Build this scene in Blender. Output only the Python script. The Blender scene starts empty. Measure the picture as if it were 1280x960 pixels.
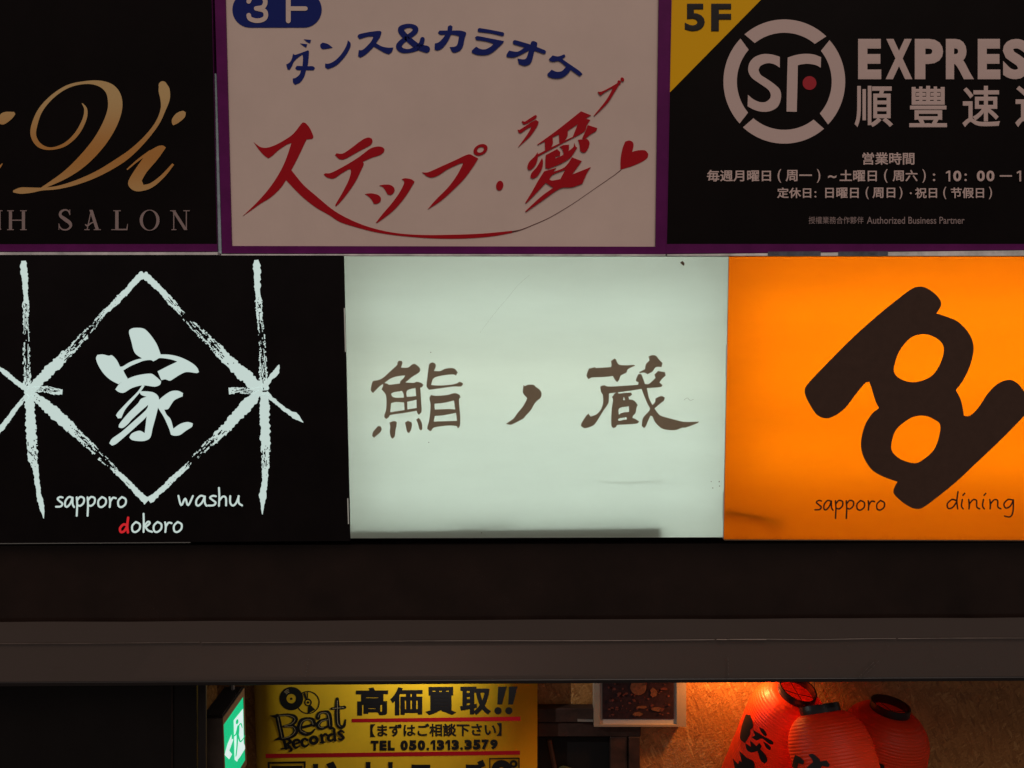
import bpy, bmesh, math, random
from mathutils import Vector, Matrix, Euler, noise
from mathutils.geometry import tessellate_polygon
random.seed(7)
R = math.radians
SC = bpy.context.scene
COL = SC.collection

# ------------------------------------------------------------------ camera, sky, sun, exposure
CAM_H = 3.3                       # the photographer stands on an upper walkway across the lane
PITCH = R(5.2)
FOC = 998.0                       # focal length in photo pixels (1280 wide)
cd = bpy.data.cameras.new("camera"); cam = bpy.data.objects.new("camera", cd); COL.objects.link(cam)
cam.location = (0, 0, CAM_H); cam.rotation_euler = (R(90) - PITCH, 0, 0)
cd.sensor_width = 36; cd.lens = FOC / 1280 * 36; cd.clip_start = 0.02; cd.clip_end = 500
SC.camera = cam

W = bpy.data.worlds.new("World"); SC.world = W; W.use_nodes = True
wn = W.node_tree; bg = wn.nodes["Background"]
bg.inputs[0].default_value = (1.0, 0.83, 0.79, 1)      # night sky lit by the town
bg.inputs[1].default_value = 0.178

sd = bpy.data.lights.new("sun", "SUN"); sd.energy = 1.12; sd.angle = R(40); sd.color = (1.0, 0.80, 0.68)
so = bpy.data.objects.new("sun", sd); COL.objects.link(so); so.rotation_euler = (R(36), 0, R(12)); so.location = (1, -3, 6)

SC.view_settings.view_transform = 'Standard'; SC.view_settings.look = 'None'
SC.view_settings.exposure = 0.0; SC.view_settings.gamma = 1.0
try:
    SC.cycles.use_denoising = True; SC.cycles.denoiser = 'OPENIMAGEDENOISE'
except Exception: pass
SC.cycles.max_bounces = 10; SC.cycles.diffuse_bounces = 5; SC.cycles.transmission_bounces = 6
SC.cycles.sample_clamp_indirect = 4

# ------------------------------------------------------------------ measuring helpers
cP, sP = math.cos(PITCH), math.sin(PITCH)
O = Vector((0, 0, CAM_H))
def ray(px, py):
    x = (px - 640) / FOC; u = (480 - py) / FOC
    return Vector((x, cP + u * sP, -sP + u * cP))
def on_y(px, py, Y):
    d = ray(px, py); return O + d * (Y / d.y)
def on_x(px, py, X):
    d = ray(px, py); return O + d * (X / d.x)

# ------------------------------------------------------------------ materials
def mat(name, color, rough=0.5, spec=0.5, metal=0.0, vary=0.0, vscale=6.0, bump=0.0, bscale=60.0, coat=0.0):
    m = bpy.data.materials.new(name); m.use_nodes = True; nt = m.node_tree
    b = nt.nodes["Principled BSDF"]
    b.inputs["Base Color"].default_value = (*color, 1); b.inputs["Roughness"].default_value = rough
    b.inputs["Specular IOR Level"].default_value = spec; b.inputs["Metallic"].default_value = metal
    b.inputs["Coat Weight"].default_value = coat
    tc = nt.nodes.new("ShaderNodeTexCoord")
    if vary > 0:
        n = nt.nodes.new("ShaderNodeTexNoise"); n.inputs["Scale"].default_value = vscale; n.inputs["Detail"].default_value = 8; n.inputs["Roughness"].default_value = .65
        nt.links.new(tc.outputs["Object"], n.inputs["Vector"])
        r = nt.nodes.new("ShaderNodeValToRGB"); r.color_ramp.elements[0].position = .3; r.color_ramp.elements[1].position = .7
        r.color_ramp.elements[0].color = (*[c * (1 - vary) for c in color], 1); r.color_ramp.elements[1].color = (*[min(1, c * (1 + vary)) for c in color], 1)
        nt.links.new(n.outputs["Fac"], r.inputs["Fac"]); nt.links.new(r.outputs["Color"], b.inputs["Base Color"])
    if bump > 0:
        n2 = nt.nodes.new("ShaderNodeTexNoise"); n2.inputs["Scale"].default_value = bscale; n2.inputs["Detail"].default_value = 5
        nt.links.new(tc.outputs["Object"], n2.inputs["Vector"])
        bp = nt.nodes.new("ShaderNodeBump"); bp.inputs["Strength"].default_value = bump; bp.inputs["Distance"].default_value = .004
        nt.links.new(n2.outputs["Fac"], bp.inputs["Height"]); nt.links.new(bp.outputs["Normal"], b.inputs["Normal"])
    return m
def emit(name, color, strength):
    m = bpy.data.materials.new(name); m.use_nodes = True; nt = m.node_tree
    b = nt.nodes["Principled BSDF"]; b.inputs["Base Color"].default_value = (*[c * .5 for c in color], 1); b.inputs["Roughness"].default_value = .4
    b.inputs["Emission Color"].default_value = (*color, 1); b.inputs["Emission Strength"].default_value = strength
    return m
def lit_panel(name, trans, refl, tw, rough=.18, dirt=.06, streak=(.8, 6)):
    """milky acrylic sheet: lets the tubes behind it glow through and still has a glossy front"""
    m = bpy.data.materials.new(name); m.use_nodes = True; nt = m.node_tree
    out = nt.nodes["Material Output"]; b = nt.nodes["Principled BSDF"]
    b.inputs["Base Color"].default_value = (*refl, 1); b.inputs["Roughness"].default_value = rough
    tr = nt.nodes.new("ShaderNodeBsdfTranslucent")
    tc = nt.nodes.new("ShaderNodeTexCoord"); mp = nt.nodes.new("ShaderNodeMapping"); mp.inputs["Scale"].default_value = (streak[0], 1, streak[1])
    n = nt.nodes.new("ShaderNodeTexNoise"); n.inputs["Scale"].default_value = 1.7; n.inputs["Detail"].default_value = 9; n.inputs["Roughness"].default_value = .6
    nt.links.new(tc.outputs["Object"], mp.inputs["Vector"]); nt.links.new(mp.outputs["Vector"], n.inputs["Vector"])
    r = nt.nodes.new("ShaderNodeValToRGB"); r.color_ramp.elements[0].position = .32; r.color_ramp.elements[1].position = .62
    r.color_ramp.elements[0].color = (*[c * (1 - dirt) for c in trans], 1); r.color_ramp.elements[1].color = (*trans, 1)
    nt.links.new(n.outputs["Fac"], r.inputs["Fac"]); nt.links.new(r.outputs["Color"], tr.inputs["Color"])
    mx = nt.nodes.new("ShaderNodeMixShader"); mx.inputs["Fac"].default_value = tw
    nt.links.new(b.outputs[0], mx.inputs[1]); nt.links.new(tr.outputs[0], mx.inputs[2]); nt.links.new(mx.outputs[0], out.inputs["Surface"])
    return m

def osb_mat():
    m = bpy.data.materials.new("osb chipboard"); m.use_nodes = True; nt = m.node_tree; L = nt.links.new
    b = nt.nodes["Principled BSDF"]; b.inputs["Roughness"].default_value = .36; b.inputs["Specular IOR Level"].default_value = .6
    tc = nt.nodes.new("ShaderNodeTexCoord")
    warp = nt.nodes.new("ShaderNodeTexNoise"); warp.inputs["Scale"].default_value = 5; warp.inputs["Detail"].default_value = 3
    L(tc.outputs["Object"], warp.inputs["Vector"])
    wm = nt.nodes.new("ShaderNodeVectorMath"); wm.operation = 'MULTIPLY_ADD'; wm.inputs[1].default_value = (.05, .0, .05)
    L(warp.outputs["Color"], wm.inputs[0]); L(tc.outputs["Object"], wm.inputs[2])
    prevc = prevh = None
    for k, (ang, sx, sz) in enumerate([(12, 70, 15), (75, 66, 14), (-48, 80, 17), (-8, 90, 18), (38, 85, 19), (-70, 75, 15), (20, 120, 26), (58, 110, 22), (-25, 95, 18)]):
        mp = nt.nodes.new("ShaderNodeMapping"); mp.vector_type = "TEXTURE"; mp.inputs["Rotation"].default_value = (0, R(ang), 0); mp.inputs["Scale"].default_value = (1 / sx, 1, 1 / sz); mp.inputs["Location"].default_value = (k * 3.1, 0, k * 1.7)
        L(wm.outputs[0], mp.inputs["Vector"])
        v = nt.nodes.new("ShaderNodeTexVoronoi"); v.inputs["Scale"].default_value = 1.0; v.voronoi_dimensions = '3D'
        L(mp.outputs["Vector"], v.inputs["Vector"])
        sp = nt.nodes.new("ShaderNodeSeparateColor"); L(v.outputs["Color"], sp.inputs[0])
        rp = nt.nodes.new("ShaderNodeValToRGB"); e = rp.color_ramp.elements
        e[0].color = (.30, .12, .03, 1); e[1].color = (.60, .31, .10, 1); e.new(.10).color = (.38, .16, .04, 1); e.new(.5).color = (.45, .195, .052, 1); e.new(.91).color = (.52, .24, .068, 1); e.new(.94).color = (.60, .31, .10, 1)
        L(sp.outputs[0], rp.inputs["Fac"])
        if prevc is None: prevc, prevh = rp.outputs["Color"], sp.outputs[0]
        else:
            g = nt.nodes.new("ShaderNodeMath"); g.operation = 'GREATER_THAN'; g.inputs[1].default_value = .55; L(sp.outputs[1], g.inputs[0])
            mc = nt.nodes.new("ShaderNodeMix"); mc.data_type = 'RGBA'; L(g.outputs[0], mc.inputs[0]); L(prevc, mc.inputs[6]); L(rp.outputs["Color"], mc.inputs[7]); prevc = mc.outputs[2]
            mh = nt.nodes.new("ShaderNodeMix"); L(g.outputs[0], mh.inputs[0]); L(prevh, mh.inputs[2]); L(sp.outputs[0], mh.inputs[3]); prevh = mh.outputs[0]
    fib = nt.nodes.new("ShaderNodeTexNoise"); fib.inputs["Scale"].default_value = 90; fib.inputs["Detail"].default_value = 6; L(wm.outputs[0], fib.inputs["Vector"])
    mm = nt.nodes.new("ShaderNodeMix"); mm.data_type = 'RGBA'; mm.blend_type = 'MULTIPLY'; mm.inputs[0].default_value = .3
    rr = nt.nodes.new("ShaderNodeValToRGB"); rr.color_ramp.elements[0].position = .3; rr.color_ramp.elements[0].color = (.45, .4, .35, 1); rr.color_ramp.elements[1].position = .65
    L(fib.outputs["Fac"], rr.inputs["Fac"]); L(prevc, mm.inputs[6]); L(rr.outputs["Color"], mm.inputs[7]); L(mm.outputs[2], b.inputs["Base Color"])
    bp = nt.nodes.new("ShaderNodeBump"); bp.inputs["Strength"].default_value = .7; bp.inputs["Distance"].default_value = .006
    ad = nt.nodes.new("ShaderNodeMath"); ad.operation = 'ADD'; L(prevh, ad.inputs[0]); L(fib.outputs["Fac"], ad.inputs[1])
    L(ad.outputs[0], bp.inputs["Height"]); L(bp.outputs["Normal"], b.inputs["Normal"])
    return m

def gold_mat():
    """foil print that repeats from pale to deep gold down the letters"""
    m = mat("gold foil print", (.5, .3, .1), .42, .5, .0); nt = m.node_tree; b = nt.nodes["Principled BSDF"]
    tc = nt.nodes.new("ShaderNodeTexCoord"); s = nt.nodes.new("ShaderNodeSeparateXYZ"); nt.links.new(tc.outputs["Object"], s.inputs[0])
    w = nt.nodes.new("ShaderNodeMath"); w.operation = 'MULTIPLY'; w.inputs[1].default_value = 13.5; nt.links.new(s.outputs["Z"], w.inputs[0])
    c = nt.nodes.new("ShaderNodeMath"); c.operation = 'SINE'; nt.links.new(w.outputs[0], c.inputs[0])
    r = nt.nodes.new("ShaderNodeMapRange"); r.inputs[1].default_value = -1; nt.links.new(c.outputs[0], r.inputs[0])
    cr = nt.nodes.new("ShaderNodeValToRGB"); cr.color_ramp.elements[0].color = (.58, .27, .06, 1); cr.color_ramp.elements[1].color = (.68, .48, .21, 1)
    nt.links.new(r.outputs[0], cr.inputs[0]); nt.links.new(cr.outputs[0], b.inputs["Base Color"])
    return m

M = dict(
    white_print=mat("unlit white sign face", (.74, .61, .55), .5, .2, vary=.05, vscale=3, bump=.02),
    black_print=mat("black printed sign face", (.0052, .0036, .0036), .42, .09, vary=.3, vscale=2.5, bump=.02),
    black_film=mat("black sign film", (.007, .0055, .006), .30, .12, vary=.25, vscale=4, bump=.02),
    purple=mat("purple painted frame", (.125, .011, .115), .45, .12, vary=.18, vscale=9, bump=.05),
    navy=mat("navy vinyl", (.012, .024, .19), .5, .1),
    red=mat("red vinyl", (.45, .008, .016), .5, .12),
    thin=mat("dark red hairline print", (.12, .03, .025), .5, .3),
    greyw=mat("white printed letters", (.68, .54, .51), .5, .15),
    mauve=mat("mauve grey printed letters", (.33, .255, .25), .5, .3),
    yellow=mat("yellow printed corner", (.95, .52, .006), .5, .12),
    ink=mat("black ink", (.012, .010, .010), .5, .3),
    redink=mat("red dot print", (.45, .02, .035), .45, .3),
    gold=gold_mat(),
    letter_brown=mat("brown grey cut vinyl", (.32, .27, .185), .55, .25, vary=.12, vscale=8),
    choco=mat("chocolate brown vinyl", (.062, .034, .024), .6, .25, vary=.1, vscale=30),
    plum=mat("plum vinyl", (.03, .006, .010), .5, .3),
    glow=emit("lit white letters", (.66, .83, .79), .66),
    glow_red=emit("lit red letter", (1, .03, .04), .40),
    tube_white=emit("fluorescent tube", (.92, 1.0, .93), 3.1), tube_old=emit("older fluorescent tube", (.99, .99, .86), 3.1),
    tube_warm=emit("fluorescent tube warm", (1.0, .80, .45), 5.9),
    inner=mat("white painted light box inside", (.8, .8, .78), .7, .2),
    face_white=lit_panel("milky white acrylic", (.80, .92, .85), (.55, .57, .53), .72, dirt=.10, streak=(.55, 2.2)),
    face_orange=lit_panel("orange acrylic", (1.0, .29, .0005), (.75, .20, .01), .75, dirt=.10, streak=(.6, 2.5)),
    alu=mat("brushed aluminium edge", (.62, .66, .65), .3, .5, .85),
    rail=mat("grey painted steel rail", (.75, .78, .78), .4, .5, .0, vary=.35, vscale=14, bump=.05),
    plate=mat("dull blue grey plate", (.10, .11, .15), .5, .4, vary=.5, vscale=30),
    rail_blue=mat("pale blue grey steel", (.50, .66, .74), .5, .4, vary=.25, vscale=18),
    band=mat("dark brown glossy band", (.017, .010, .008), .25, .5, vary=.35, vscale=3, bump=.03, bscale=20),
    lip=mat("black steel lip", (.012, .010, .010), .4, .4),
    trim=mat("reflection strip and ledge dust", (.085, .066, .056), .38, .5, .2, vary=.4, vscale=9, bump=.08),
    dark=mat("dark render wall", (.018, .014, .013), .7, .3, vary=.4, vscale=5, bump=.2),
    door=mat("dark tinted door", (.008, .007, .007), .22, .4, vary=.3, vscale=2),
    osb=osb_mat(),
    banner=mat("yellow vinyl banner", (.80, .47, .016), .36, .45, vary=.10, vscale=5, bump=.9, bscale=6),
    wood_dark=mat("dark stained wood", (.045, .022, .016), .5, .4, vary=.5, vscale=12, bump=.3, bscale=40),
    gap=mat("unlit recess", (.010, .009, .009), .8, .2),
    olive=mat("olive fabric", (.06, .06, .022), .8, .2, vary=.3, vscale=20, bump=.3),
    beige=mat("beige painted picture frame", (.36, .28, .20), .5, .35, vary=.06, vscale=20),
    matboard=mat("white mat board", (.50, .45, .40), .6, .3),
    picture=mat("dark maroon print", (.032, .014, .016), .3, .4, vary=.4, vscale=25),
    pic_a=mat("faded rose print", (.13, .04, .03), .4, .3, vary=.4, vscale=60),
    pic_b=mat("faded ochre print", (.17, .07, .035), .4, .3, vary=.4, vscale=60),
    exit_green=emit("lit green exit sheet", (.0, .60, .25), .72),
    exit_white=emit("lit white pictogram", (.66, .83, .80), .88),
    exit_box=mat("grey brown steel box", (.075, .058, .048), .45, .4, vary=.2, vscale=20),
    exit_trim=mat("brown exit sign rim", (.16, .085, .045), .45, .4),
    exit_top=mat("black ribbed top", (.014, .010, .010), .6, .3, bump=.6, bscale=120),
    ring=mat("black lacquered ring", (.014, .009, .011), .33, .5),
    brush=mat("black brush paint", (.012, .008, .009), .5, .35),
    wire=mat("dark wire", (.05, .035, .03), .4, .5, .6),
    pave=mat("dark paving", (.05, .048, .045), .7, .3, vary=.3, vscale=5, bump=.3),
    counter=mat("worn counter wood", (.16, .09, .05), .5, .4, vary=.4, vscale=12, bump=.2),
    stain=mat("brown stain", (.12, .08, .05), .7, .2),
    metal=mat("pale metal latch", (.6, .56, .5), .35, .5, .8),
    bead=mat("painted edge highlight", (.75, .82, .78), .25, .5),
)

# ------------------------------------------------------------------ object helpers
def link(name, bm, m, parent=None, loc=None, smooth=False):
    me = bpy.data.meshes.new(name); off = Vector((0, 0, 0)) if loc is None else loc
    if parent is not None and loc is None: off = parent.location
    for v in bm.verts: v.co -= off
    bm.to_mesh(me); bm.free(); me.materials.append(m)
    if smooth: me.polygons.foreach_set("use_smooth", [True] * len(me.polygons))
    o = bpy.data.objects.new(name, me); COL.objects.link(o)
    if parent is not None: o.parent = parent
    else: o.location = off
    return o
def thing(name, loc, label, cat, group=None):
    o = bpy.data.objects.new(name, None); COL.objects.link(o); o.location = loc; o.empty_display_size = .1
    o["label"] = label; o["category"] = cat
    if group: o["group"] = group
    return o
def tag(o, label, cat, group=None):
    o["label"] = label; o["category"] = cat
    if group: o["group"] = group
    return o
def struct(o): o["kind"] = "structure"; return o

def hexa(bm, a, b):
    """closed block between two quads a (front) and b (back), corners in the same order"""
    va = [bm.verts.new(p) for p in a]; vb = [bm.verts.new(p) for p in b]; n = len(a)
    bm.faces.new(va); bm.faces.new(vb[::-1])
    for i in range(n): bm.faces.new((va[i], vb[i], vb[(i + 1) % n], va[(i + 1) % n]))
def box_px(bm, corners, Y0, Y1):
    """block whose front face has the given photo corners at depth Y0, straight back to Y1"""
    f = [on_y(x, y, Y0) for x, y in corners]; hexa(bm, f, [Vector((p.x, Y1, p.z)) for p in f])
def bevel(bm, w, seg=1):
    bmesh.ops.recalc_face_normals(bm, faces=bm.faces)
    bmesh.ops.bevel(bm, geom=[e for e in bm.edges if len(e.link_faces) == 2 and e.calc_face_angle(0) > .3], offset=w, segments=seg, affect='EDGES')
def block(bm, x0, x1, y0, y1, z0, z1):
    hexa(bm, [Vector(p) for p in ((x0, y0, z0), (x1, y0, z0), (x1, y0, z1), (x0, y0, z1))], [Vector(p) for p in ((x0, y1, z0), (x1, y1, z0), (x1, y1, z1), (x0, y1, z1))])
def tube(bm, pts, r, n=8, close=False):
    rings = []
    for i, p in enumerate(pts):
        a = pts[i - 1] if i or close else pts[0]; b = pts[(i + 1) % len(pts)] if i < len(pts) - 1 or close else pts[-1]
        d = (b - a).normalized(); u = d.orthogonal().normalized() if not rings else None
        if u is None:
            u = lastu - d * lastu.dot(d); u.normalize()
        lastu = u; w = d.cross(u)
        rings.append([bm.verts.new(p + (u * math.cos(2 * math.pi * k / n) + w * math.sin(2 * math.pi * k / n)) * r) for k in range(n)])
    for i in range(len(rings) - (0 if close else 1)):
        A, B = rings[i], rings[(i + 1) % len(rings)]
        for k in range(n): bm.faces.new((A[k], A[(k + 1) % n], B[(k + 1) % n], B[k]))
    if not close:
        bm.faces.new(rings[0][::-1]); bm.faces.new(rings[-1])

# ------------------------------------------------------------------ lettering helpers (all in photo pixels on the sign's own plane)
def smooth_loop(pts, corner=52, step=4):
    n = len(pts); P = [Vector(p) for p in pts]; sharp = []
    for i in range(n):
        a = P[i] - P[i - 1]; b = P[(i + 1) % n] - P[i]
        sharp.append(a.length < 1e-6 or b.length < 1e-6 or abs(a.angle_signed(b, 0)) > R(corner))
    out = []
    for i in range(n):
        p0, p1, p2, p3 = P[i - 1], P[i], P[(i + 1) % n], P[(i + 2) % n]; L = (p2 - p1).length
        t1 = (p2 - p0) * .5 if not sharp[i] else (p2 - p1) * .6
        t2 = (p3 - p1) * .5 if not sharp[(i + 1) % n] else (p2 - p1) * .6
        if t1.length > L * 1.2: t1 *= L * 1.2 / t1.length
        if t2.length > L * 1.2: t2 *= L * 1.2 / t2.length
        for k in range(step):
            t = k / step; a = 2 * t**3 - 3 * t**2 + 1; b = t**3 - 2 * t**2 + t; c = -2 * t**3 + 3 * t**2; d = t**3 - t**2
            out.append(tuple(p1 * a + t1 * b + p2 * c + t2 * d))
    return out
def spline(pts, step=6):
    P = [Vector(p) for p in pts]; out = []
    for i in range(len(P) - 1):
        p0 = P[max(i - 1, 0)]; p1 = P[i]; p2 = P[i + 1]; p3 = P[min(i + 2, len(P) - 1)]
        for k in range(step):
            t = k / step
            out.append(.5 * ((2 * p1) + (p2 - p0) * t + (2 * p0 - 5 * p1 + 4 * p2 - p3) * t * t + (3 * p1 - p0 - 3 * p2 + p3) * t**3))
    out.append(P[-1]); return out
def ell(cx, cy, rx, ry, a=0, n=28):
    a = R(a); return [(cx + rx * math.cos(t) * math.cos(a) - ry * math.sin(t) * math.sin(a), cy + rx * math.cos(t) * math.sin(a) + ry * math.sin(t) * math.cos(a)) for t in [2 * math.pi * k / n for k in range(n)]]

def one(art, x0, y0, x1, y1, st):
    """the figure 1 with its flag"""
    art.region(0, 0, 1).hard([(x1 - st, y0), (x1, y0), (x1, y1), (x1 - st, y1), (x1 - st, y0 + st * 1.15), (x0, y0 + st * 1.75), (x0, y0 + st * .85)])
class Art:
    """collects flat cut shapes lying on one plane; each later shape lies a hair above the earlier ones"""
    def __init__(s, plane, base=.0012, step=.00012, slope=0.0, x0=0):
        s.bm = bmesh.new(); s.plane = plane; s.off = base; s.step = step; s.o = (0, 0, 1.0)
    def region(s, x0, y0, k): s.o = (x0, y0, k); return s
    def px(s, p): return (s.o[0] + p[0] * s.o[2], s.o[1] + p[1] * s.o[2])
    def raw(s, loops):
        """loops in photo px: first is the outline, the rest are holes"""
        fl = [Vector((p[0], p[1], 0)) for l in loops for p in l]
        tris = tessellate_polygon([[Vector((p[0], p[1], 0)) for p in l] for l in loops])
        s.off += s.step; vs = [s.bm.verts.new(s.plane(p.x, p.y, s.off)) for p in fl]
        for t in tris:
            try:
                f = s.bm.faces.new([vs[i] for i in t])
            except ValueError: pass
        back = [s.bm.verts.new(s.plane(p.x, p.y, 0.0002)) for p in fl]; i = 0
        for l in loops:
            n = len(l)
            for k in range(n):
                a, b = i + k, i + (k + 1) % n
                try: s.bm.faces.new((vs[a], vs[b], back[b], back[a]))
                except ValueError: pass
            i += n
    def poly(s, *loops, corner=52, step=4): s.raw([smooth_loop([s.px(p) for p in l], corner, step) for l in loops]); return s
    def hard(s, *loops): s.raw([[s.px(p) for p in l] for l in loops]); return s
    def ellipse(s, cx, cy, rx, ry, a=0, hole=None):
        c = s.px((cx, cy)); k = s.o[2]; L = [ell(c[0], c[1], rx * k, ry * k, a)]
        if hole: L.append(ell(c[0], c[1], hole[0] * k, hole[1] * k, a))
        s.raw(L); return s
    def stroke(s, pts, w=None, step=6, cap=True):
        """brush stroke: points (x, y, width) or (x, y) with constant width w"""
        k = s.o[2]; Q = []
        for p in pts:
            q = s.px(p); Q.append((q[0], q[1], (p[2] if len(p) > 2 else w) * k))
        if len(Q) == 2: Q.insert(1, tuple((a + b) / 2 for a, b in zip(Q[0], Q[1])))
        S = spline(Q, step); A = []; B = []
        for i, p in enumerate(S):
            a = S[max(i - 1, 0)]; b = S[min(i + 1, len(S) - 1)]; d = Vector((b.x - a.x, b.y - a.y))
            if d.length < 1e-9: continue
            d.normalize(); n = Vector((-d.y, d.x)) * max(p.z, .05) * .5
            A.append((p.x + n.x, p.y + n.y)); B.append((p.x - n.x, p.y - n.y))
        s.off += s.step
        va = [s.bm.verts.new(s.plane(*p, s.off)) for p in A]; vb = [s.bm.verts.new(s.plane(*p, s.off)) for p in B]
        for i in range(len(A) - 1): s.bm.faces.new((va[i], va[i + 1], vb[i + 1], vb[i]))
        if cap:
            for p, q in ((S[0], S[1]), (S[-1], S[-2])):
                r = max(p.z, .05) * .5; s.off += s.step * .2
                s.bm.faces.new([s.bm.verts.new(s.plane(x, y, s.off)) for x, y in ell(p.x, p.y, r, r, 0, 12)])
        return s
    def text(s, body, x0, y0, x1, y1, bold=0.0, slope=0.0, lean=0.0):
        """set words so that their ink fills the given photo box"""
        c = bpy.data.curves.new("lettering", "FONT"); c.body = body; c.size = 1.0; c.resolution_u = 4
        if bold: c.bevel_depth = bold; c.bevel_resolution = 0
        o = bpy.data.objects.new("lettering", c); COL.objects.link(o)
        me = bpy.data.meshes.new_from_object(o.evaluated_get(bpy.context.evaluated_depsgraph_get()))
        bpy.data.objects.remove(o); bpy.data.curves.remove(c)
        xs = [v.co.x for v in me.vertices]; ys = [v.co.y for v in me.vertices]; zs = [v.co.z for v in me.vertices]
        a, b, cy, d, z0, z1 = min(xs), max(xs), min(ys), max(ys), min(zs), max(zs)
        s.off += s.step; vs = []
        for v in me.vertices:
            u = (v.co.x - a) / (b - a); w = (v.co.y - cy) / max(d - cy, 1e-6)
            px = x0 + (x1 - x0) * u; py = y1 + (y0 - y1) * w + slope * (px - x0); px += lean * w
            zz = (v.co.z - z0) / (z1 - z0) if z1 > z0 else 1
            vs.append(s.bm.verts.new(s.plane(px, py, s.off + .0006 * zz)))
        for f in me.polygons:
            try: s.bm.faces.new([vs[i] for i in f.vertices])
            except ValueError: pass
        bpy.data.meshes.remove(me); return s
    def dry(s, pts, lanes=10, ds=1.0, seed=0):
        """dry brush stroke: (x, y, width, dryness); bristle lanes break up where the brush ran dry"""
        S = spline(pts, 8); L = [0]
        for i in range(1, len(S)): L.append(L[-1] + ((S[i].x - S[i-1].x)**2 + (S[i].y - S[i-1].y)**2) ** .5)
        n = max(4, int(L[-1] / ds)); j = 0; P = []
        for k in range(n + 1):
            t = L[-1] * k / n
            while j < len(L) - 2 and L[j + 1] < t: j += 1
            f = (t - L[j]) / max(L[j + 1] - L[j], 1e-6); P.append(S[j].lerp(S[j + 1], f))
        s.off += s.step * 2; rows = []
        for k, p in enumerate(P):
            a = P[max(k - 1, 0)]; b = P[min(k + 1, n)]; d = Vector((b.x - a.x, b.y - a.y)).normalized(); nn = Vector((-d.y, d.x))
            row = []
            for q in range(lanes + 1):
                e = (q / lanes - .5)
                jit = 1 + (.34 * noise.noise(Vector((k * .33, q * 3.7 + seed * 9.1, 1.3))) if q in (0, lanes) else 0)
                wv = .5 * noise.noise(Vector((k * .12, seed * 5.3, 4.2)))
                row.append((p.x + nn.x * (p.z * e * jit + wv), p.y + nn.y * (p.z * e * jit + wv)))
            rows.append(row)
        grid = {}
        def V(k, q):
            if (k, q) not in grid: grid[(k, q)] = s.bm.verts.new(s.plane(*rows[k][q], s.off))
            return grid[(k, q)]
        for k in range(n):
            for q in range(lanes):
                dr = P[k].w
                edge = abs((q + .5) / lanes - .5) * 2
                nz = .5 + .62 * noise.noise(Vector((k * .15, q * .75 + seed * 7.7, 0))) + .36 * noise.noise(Vector((k * .5, q * 1.3 + seed * 3.1, 5)))
                if nz > 1.3 * dr * (1.28 - .62 * edge) - .13 + (.14 if edge > .85 and dr > .08 else 0):
                    s.bm.faces.new((V(k, q), V(k + 1, q), V(k + 1, q + 1), V(k, q + 1)))
        return s
    def done(s, name, m, parent, label=None):
        o = link(name, s.bm, m, parent)
        if label: o["label"] = label
        return o
def facing(Y): return lambda px, py, off: on_y(px, py, Y - off)

HAND = dict(
 s=(.74, [[(.60, .93), (.36, .98), (.14, .80), (.34, .56), (.58, .32), (.42, .06), (0, .03)]]),
 a=(1.03, [[(.72, .90), (.42, .98), (.12, .60), (.08, .16), (.26, .02), (.55, .35), (.76, .92)], [(.76, .92), (.76, .3), (.90, 0)]]),
 p=(.98, [[(.10, .95), (.14, .2), (.10, -.85)], [(.12, .62), (.40, .98), (.74, .86), (.72, .42), (.42, .12), (.14, .2)]]),
 o=(1.0, [[(.42, .98), (.10, .62), (.12, .12), (.40, .0), (.74, .30), (.76, .76), (.42, .98)]]),
 r=(.80, [[(.10, .95), (.16, .5), (.12, 0)], [(.15, .5), (.40, .9), (.68, .86)]]),
 w=(1.32, [[(0, .98), (.22, .05), (.54, .72), (.76, .05), (1.14, .96)]]),
 h=(.94, [[(.10, 1.75), (.13, .9), (.10, 0)], [(.12, .5), (.40, .9), (.64, .78), (.66, .04)]]),
 u=(1.0, [[(.05, .95), (.05, .3), (.26, .02), (.52, .3), (.72, .95)], [(.70, .95), (.72, .3), (.98, .04)]]),
 d=(1.0, [[(.70, .84), (.40, .95), (.08, .5), (.15, .05), (.45, .15), (.73, .70)], [(.82, 1.75), (.74, .8), (.80, 0)]]),
 k=(.92, [[(.10, 1.78), (.12, .9), (.10, 0)], [(.12, .55), (.48, 1.0), (.66, .86), (.30, .5)], [(.26, .5), (.50, .16), (.86, .02)]]),
 i=(.48, [[(.12, .95), (.06, .3), (.18, 0)], [(.16, 1.38), (.28, 1.58)]]),
 n=(.98, [[(.08, .95), (.12, .4), (.10, 0)], [(.12, .5), (.38, .92), (.62, .84), (.64, .2), (.84, 0)]]),
 g=(.92, [[(.70, .90), (.36, .95), (.08, .5), (.20, .08), (.50, .25), (.73, .86)], [(.73, .92), (.70, -.3), (.50, -.82), (.12, -.74)]]))
def hand(art, word, x0, x1, base, xh, w):
    tot = sum(HAND[c][0] for c in word) - .12; k = (x1 - x0) / tot; x = x0
    for c in word:
        for st in HAND[c][1]: art.region(0, 0, 1).stroke([(x + p[0] * k, base - p[1] * xh) for p in st], w, 5)
        x += HAND[c][0] * k

# ================================================================== THE BUILDING
YU, YL = 3.00, 2.975          # faces of the upper and the lower row of signs
WALL = 3.92                   # chipboard wall of the entrance
Zf = lambda py, Y: on_y(640, py, Y).z

bld = thing("shop_building", (0, 3.3, 0), "dark shop building front with stacked signs over an open entrance", "building")
bm = bmesh.new(); block(bm, -3.6, 3.6, 3.26, 3.36, Zf(770, 3.26), 6.2); link("wall", bm, M["dark"], bld)
bm = bmesh.new(); box_px(bm, [(-420, 812), (-420, 682.5), (1700, 676.5), (1700, 806)], 3.02, 3.24); bevel(bm, .003); link("fascia_band", bm, M["band"], bld)
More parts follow.
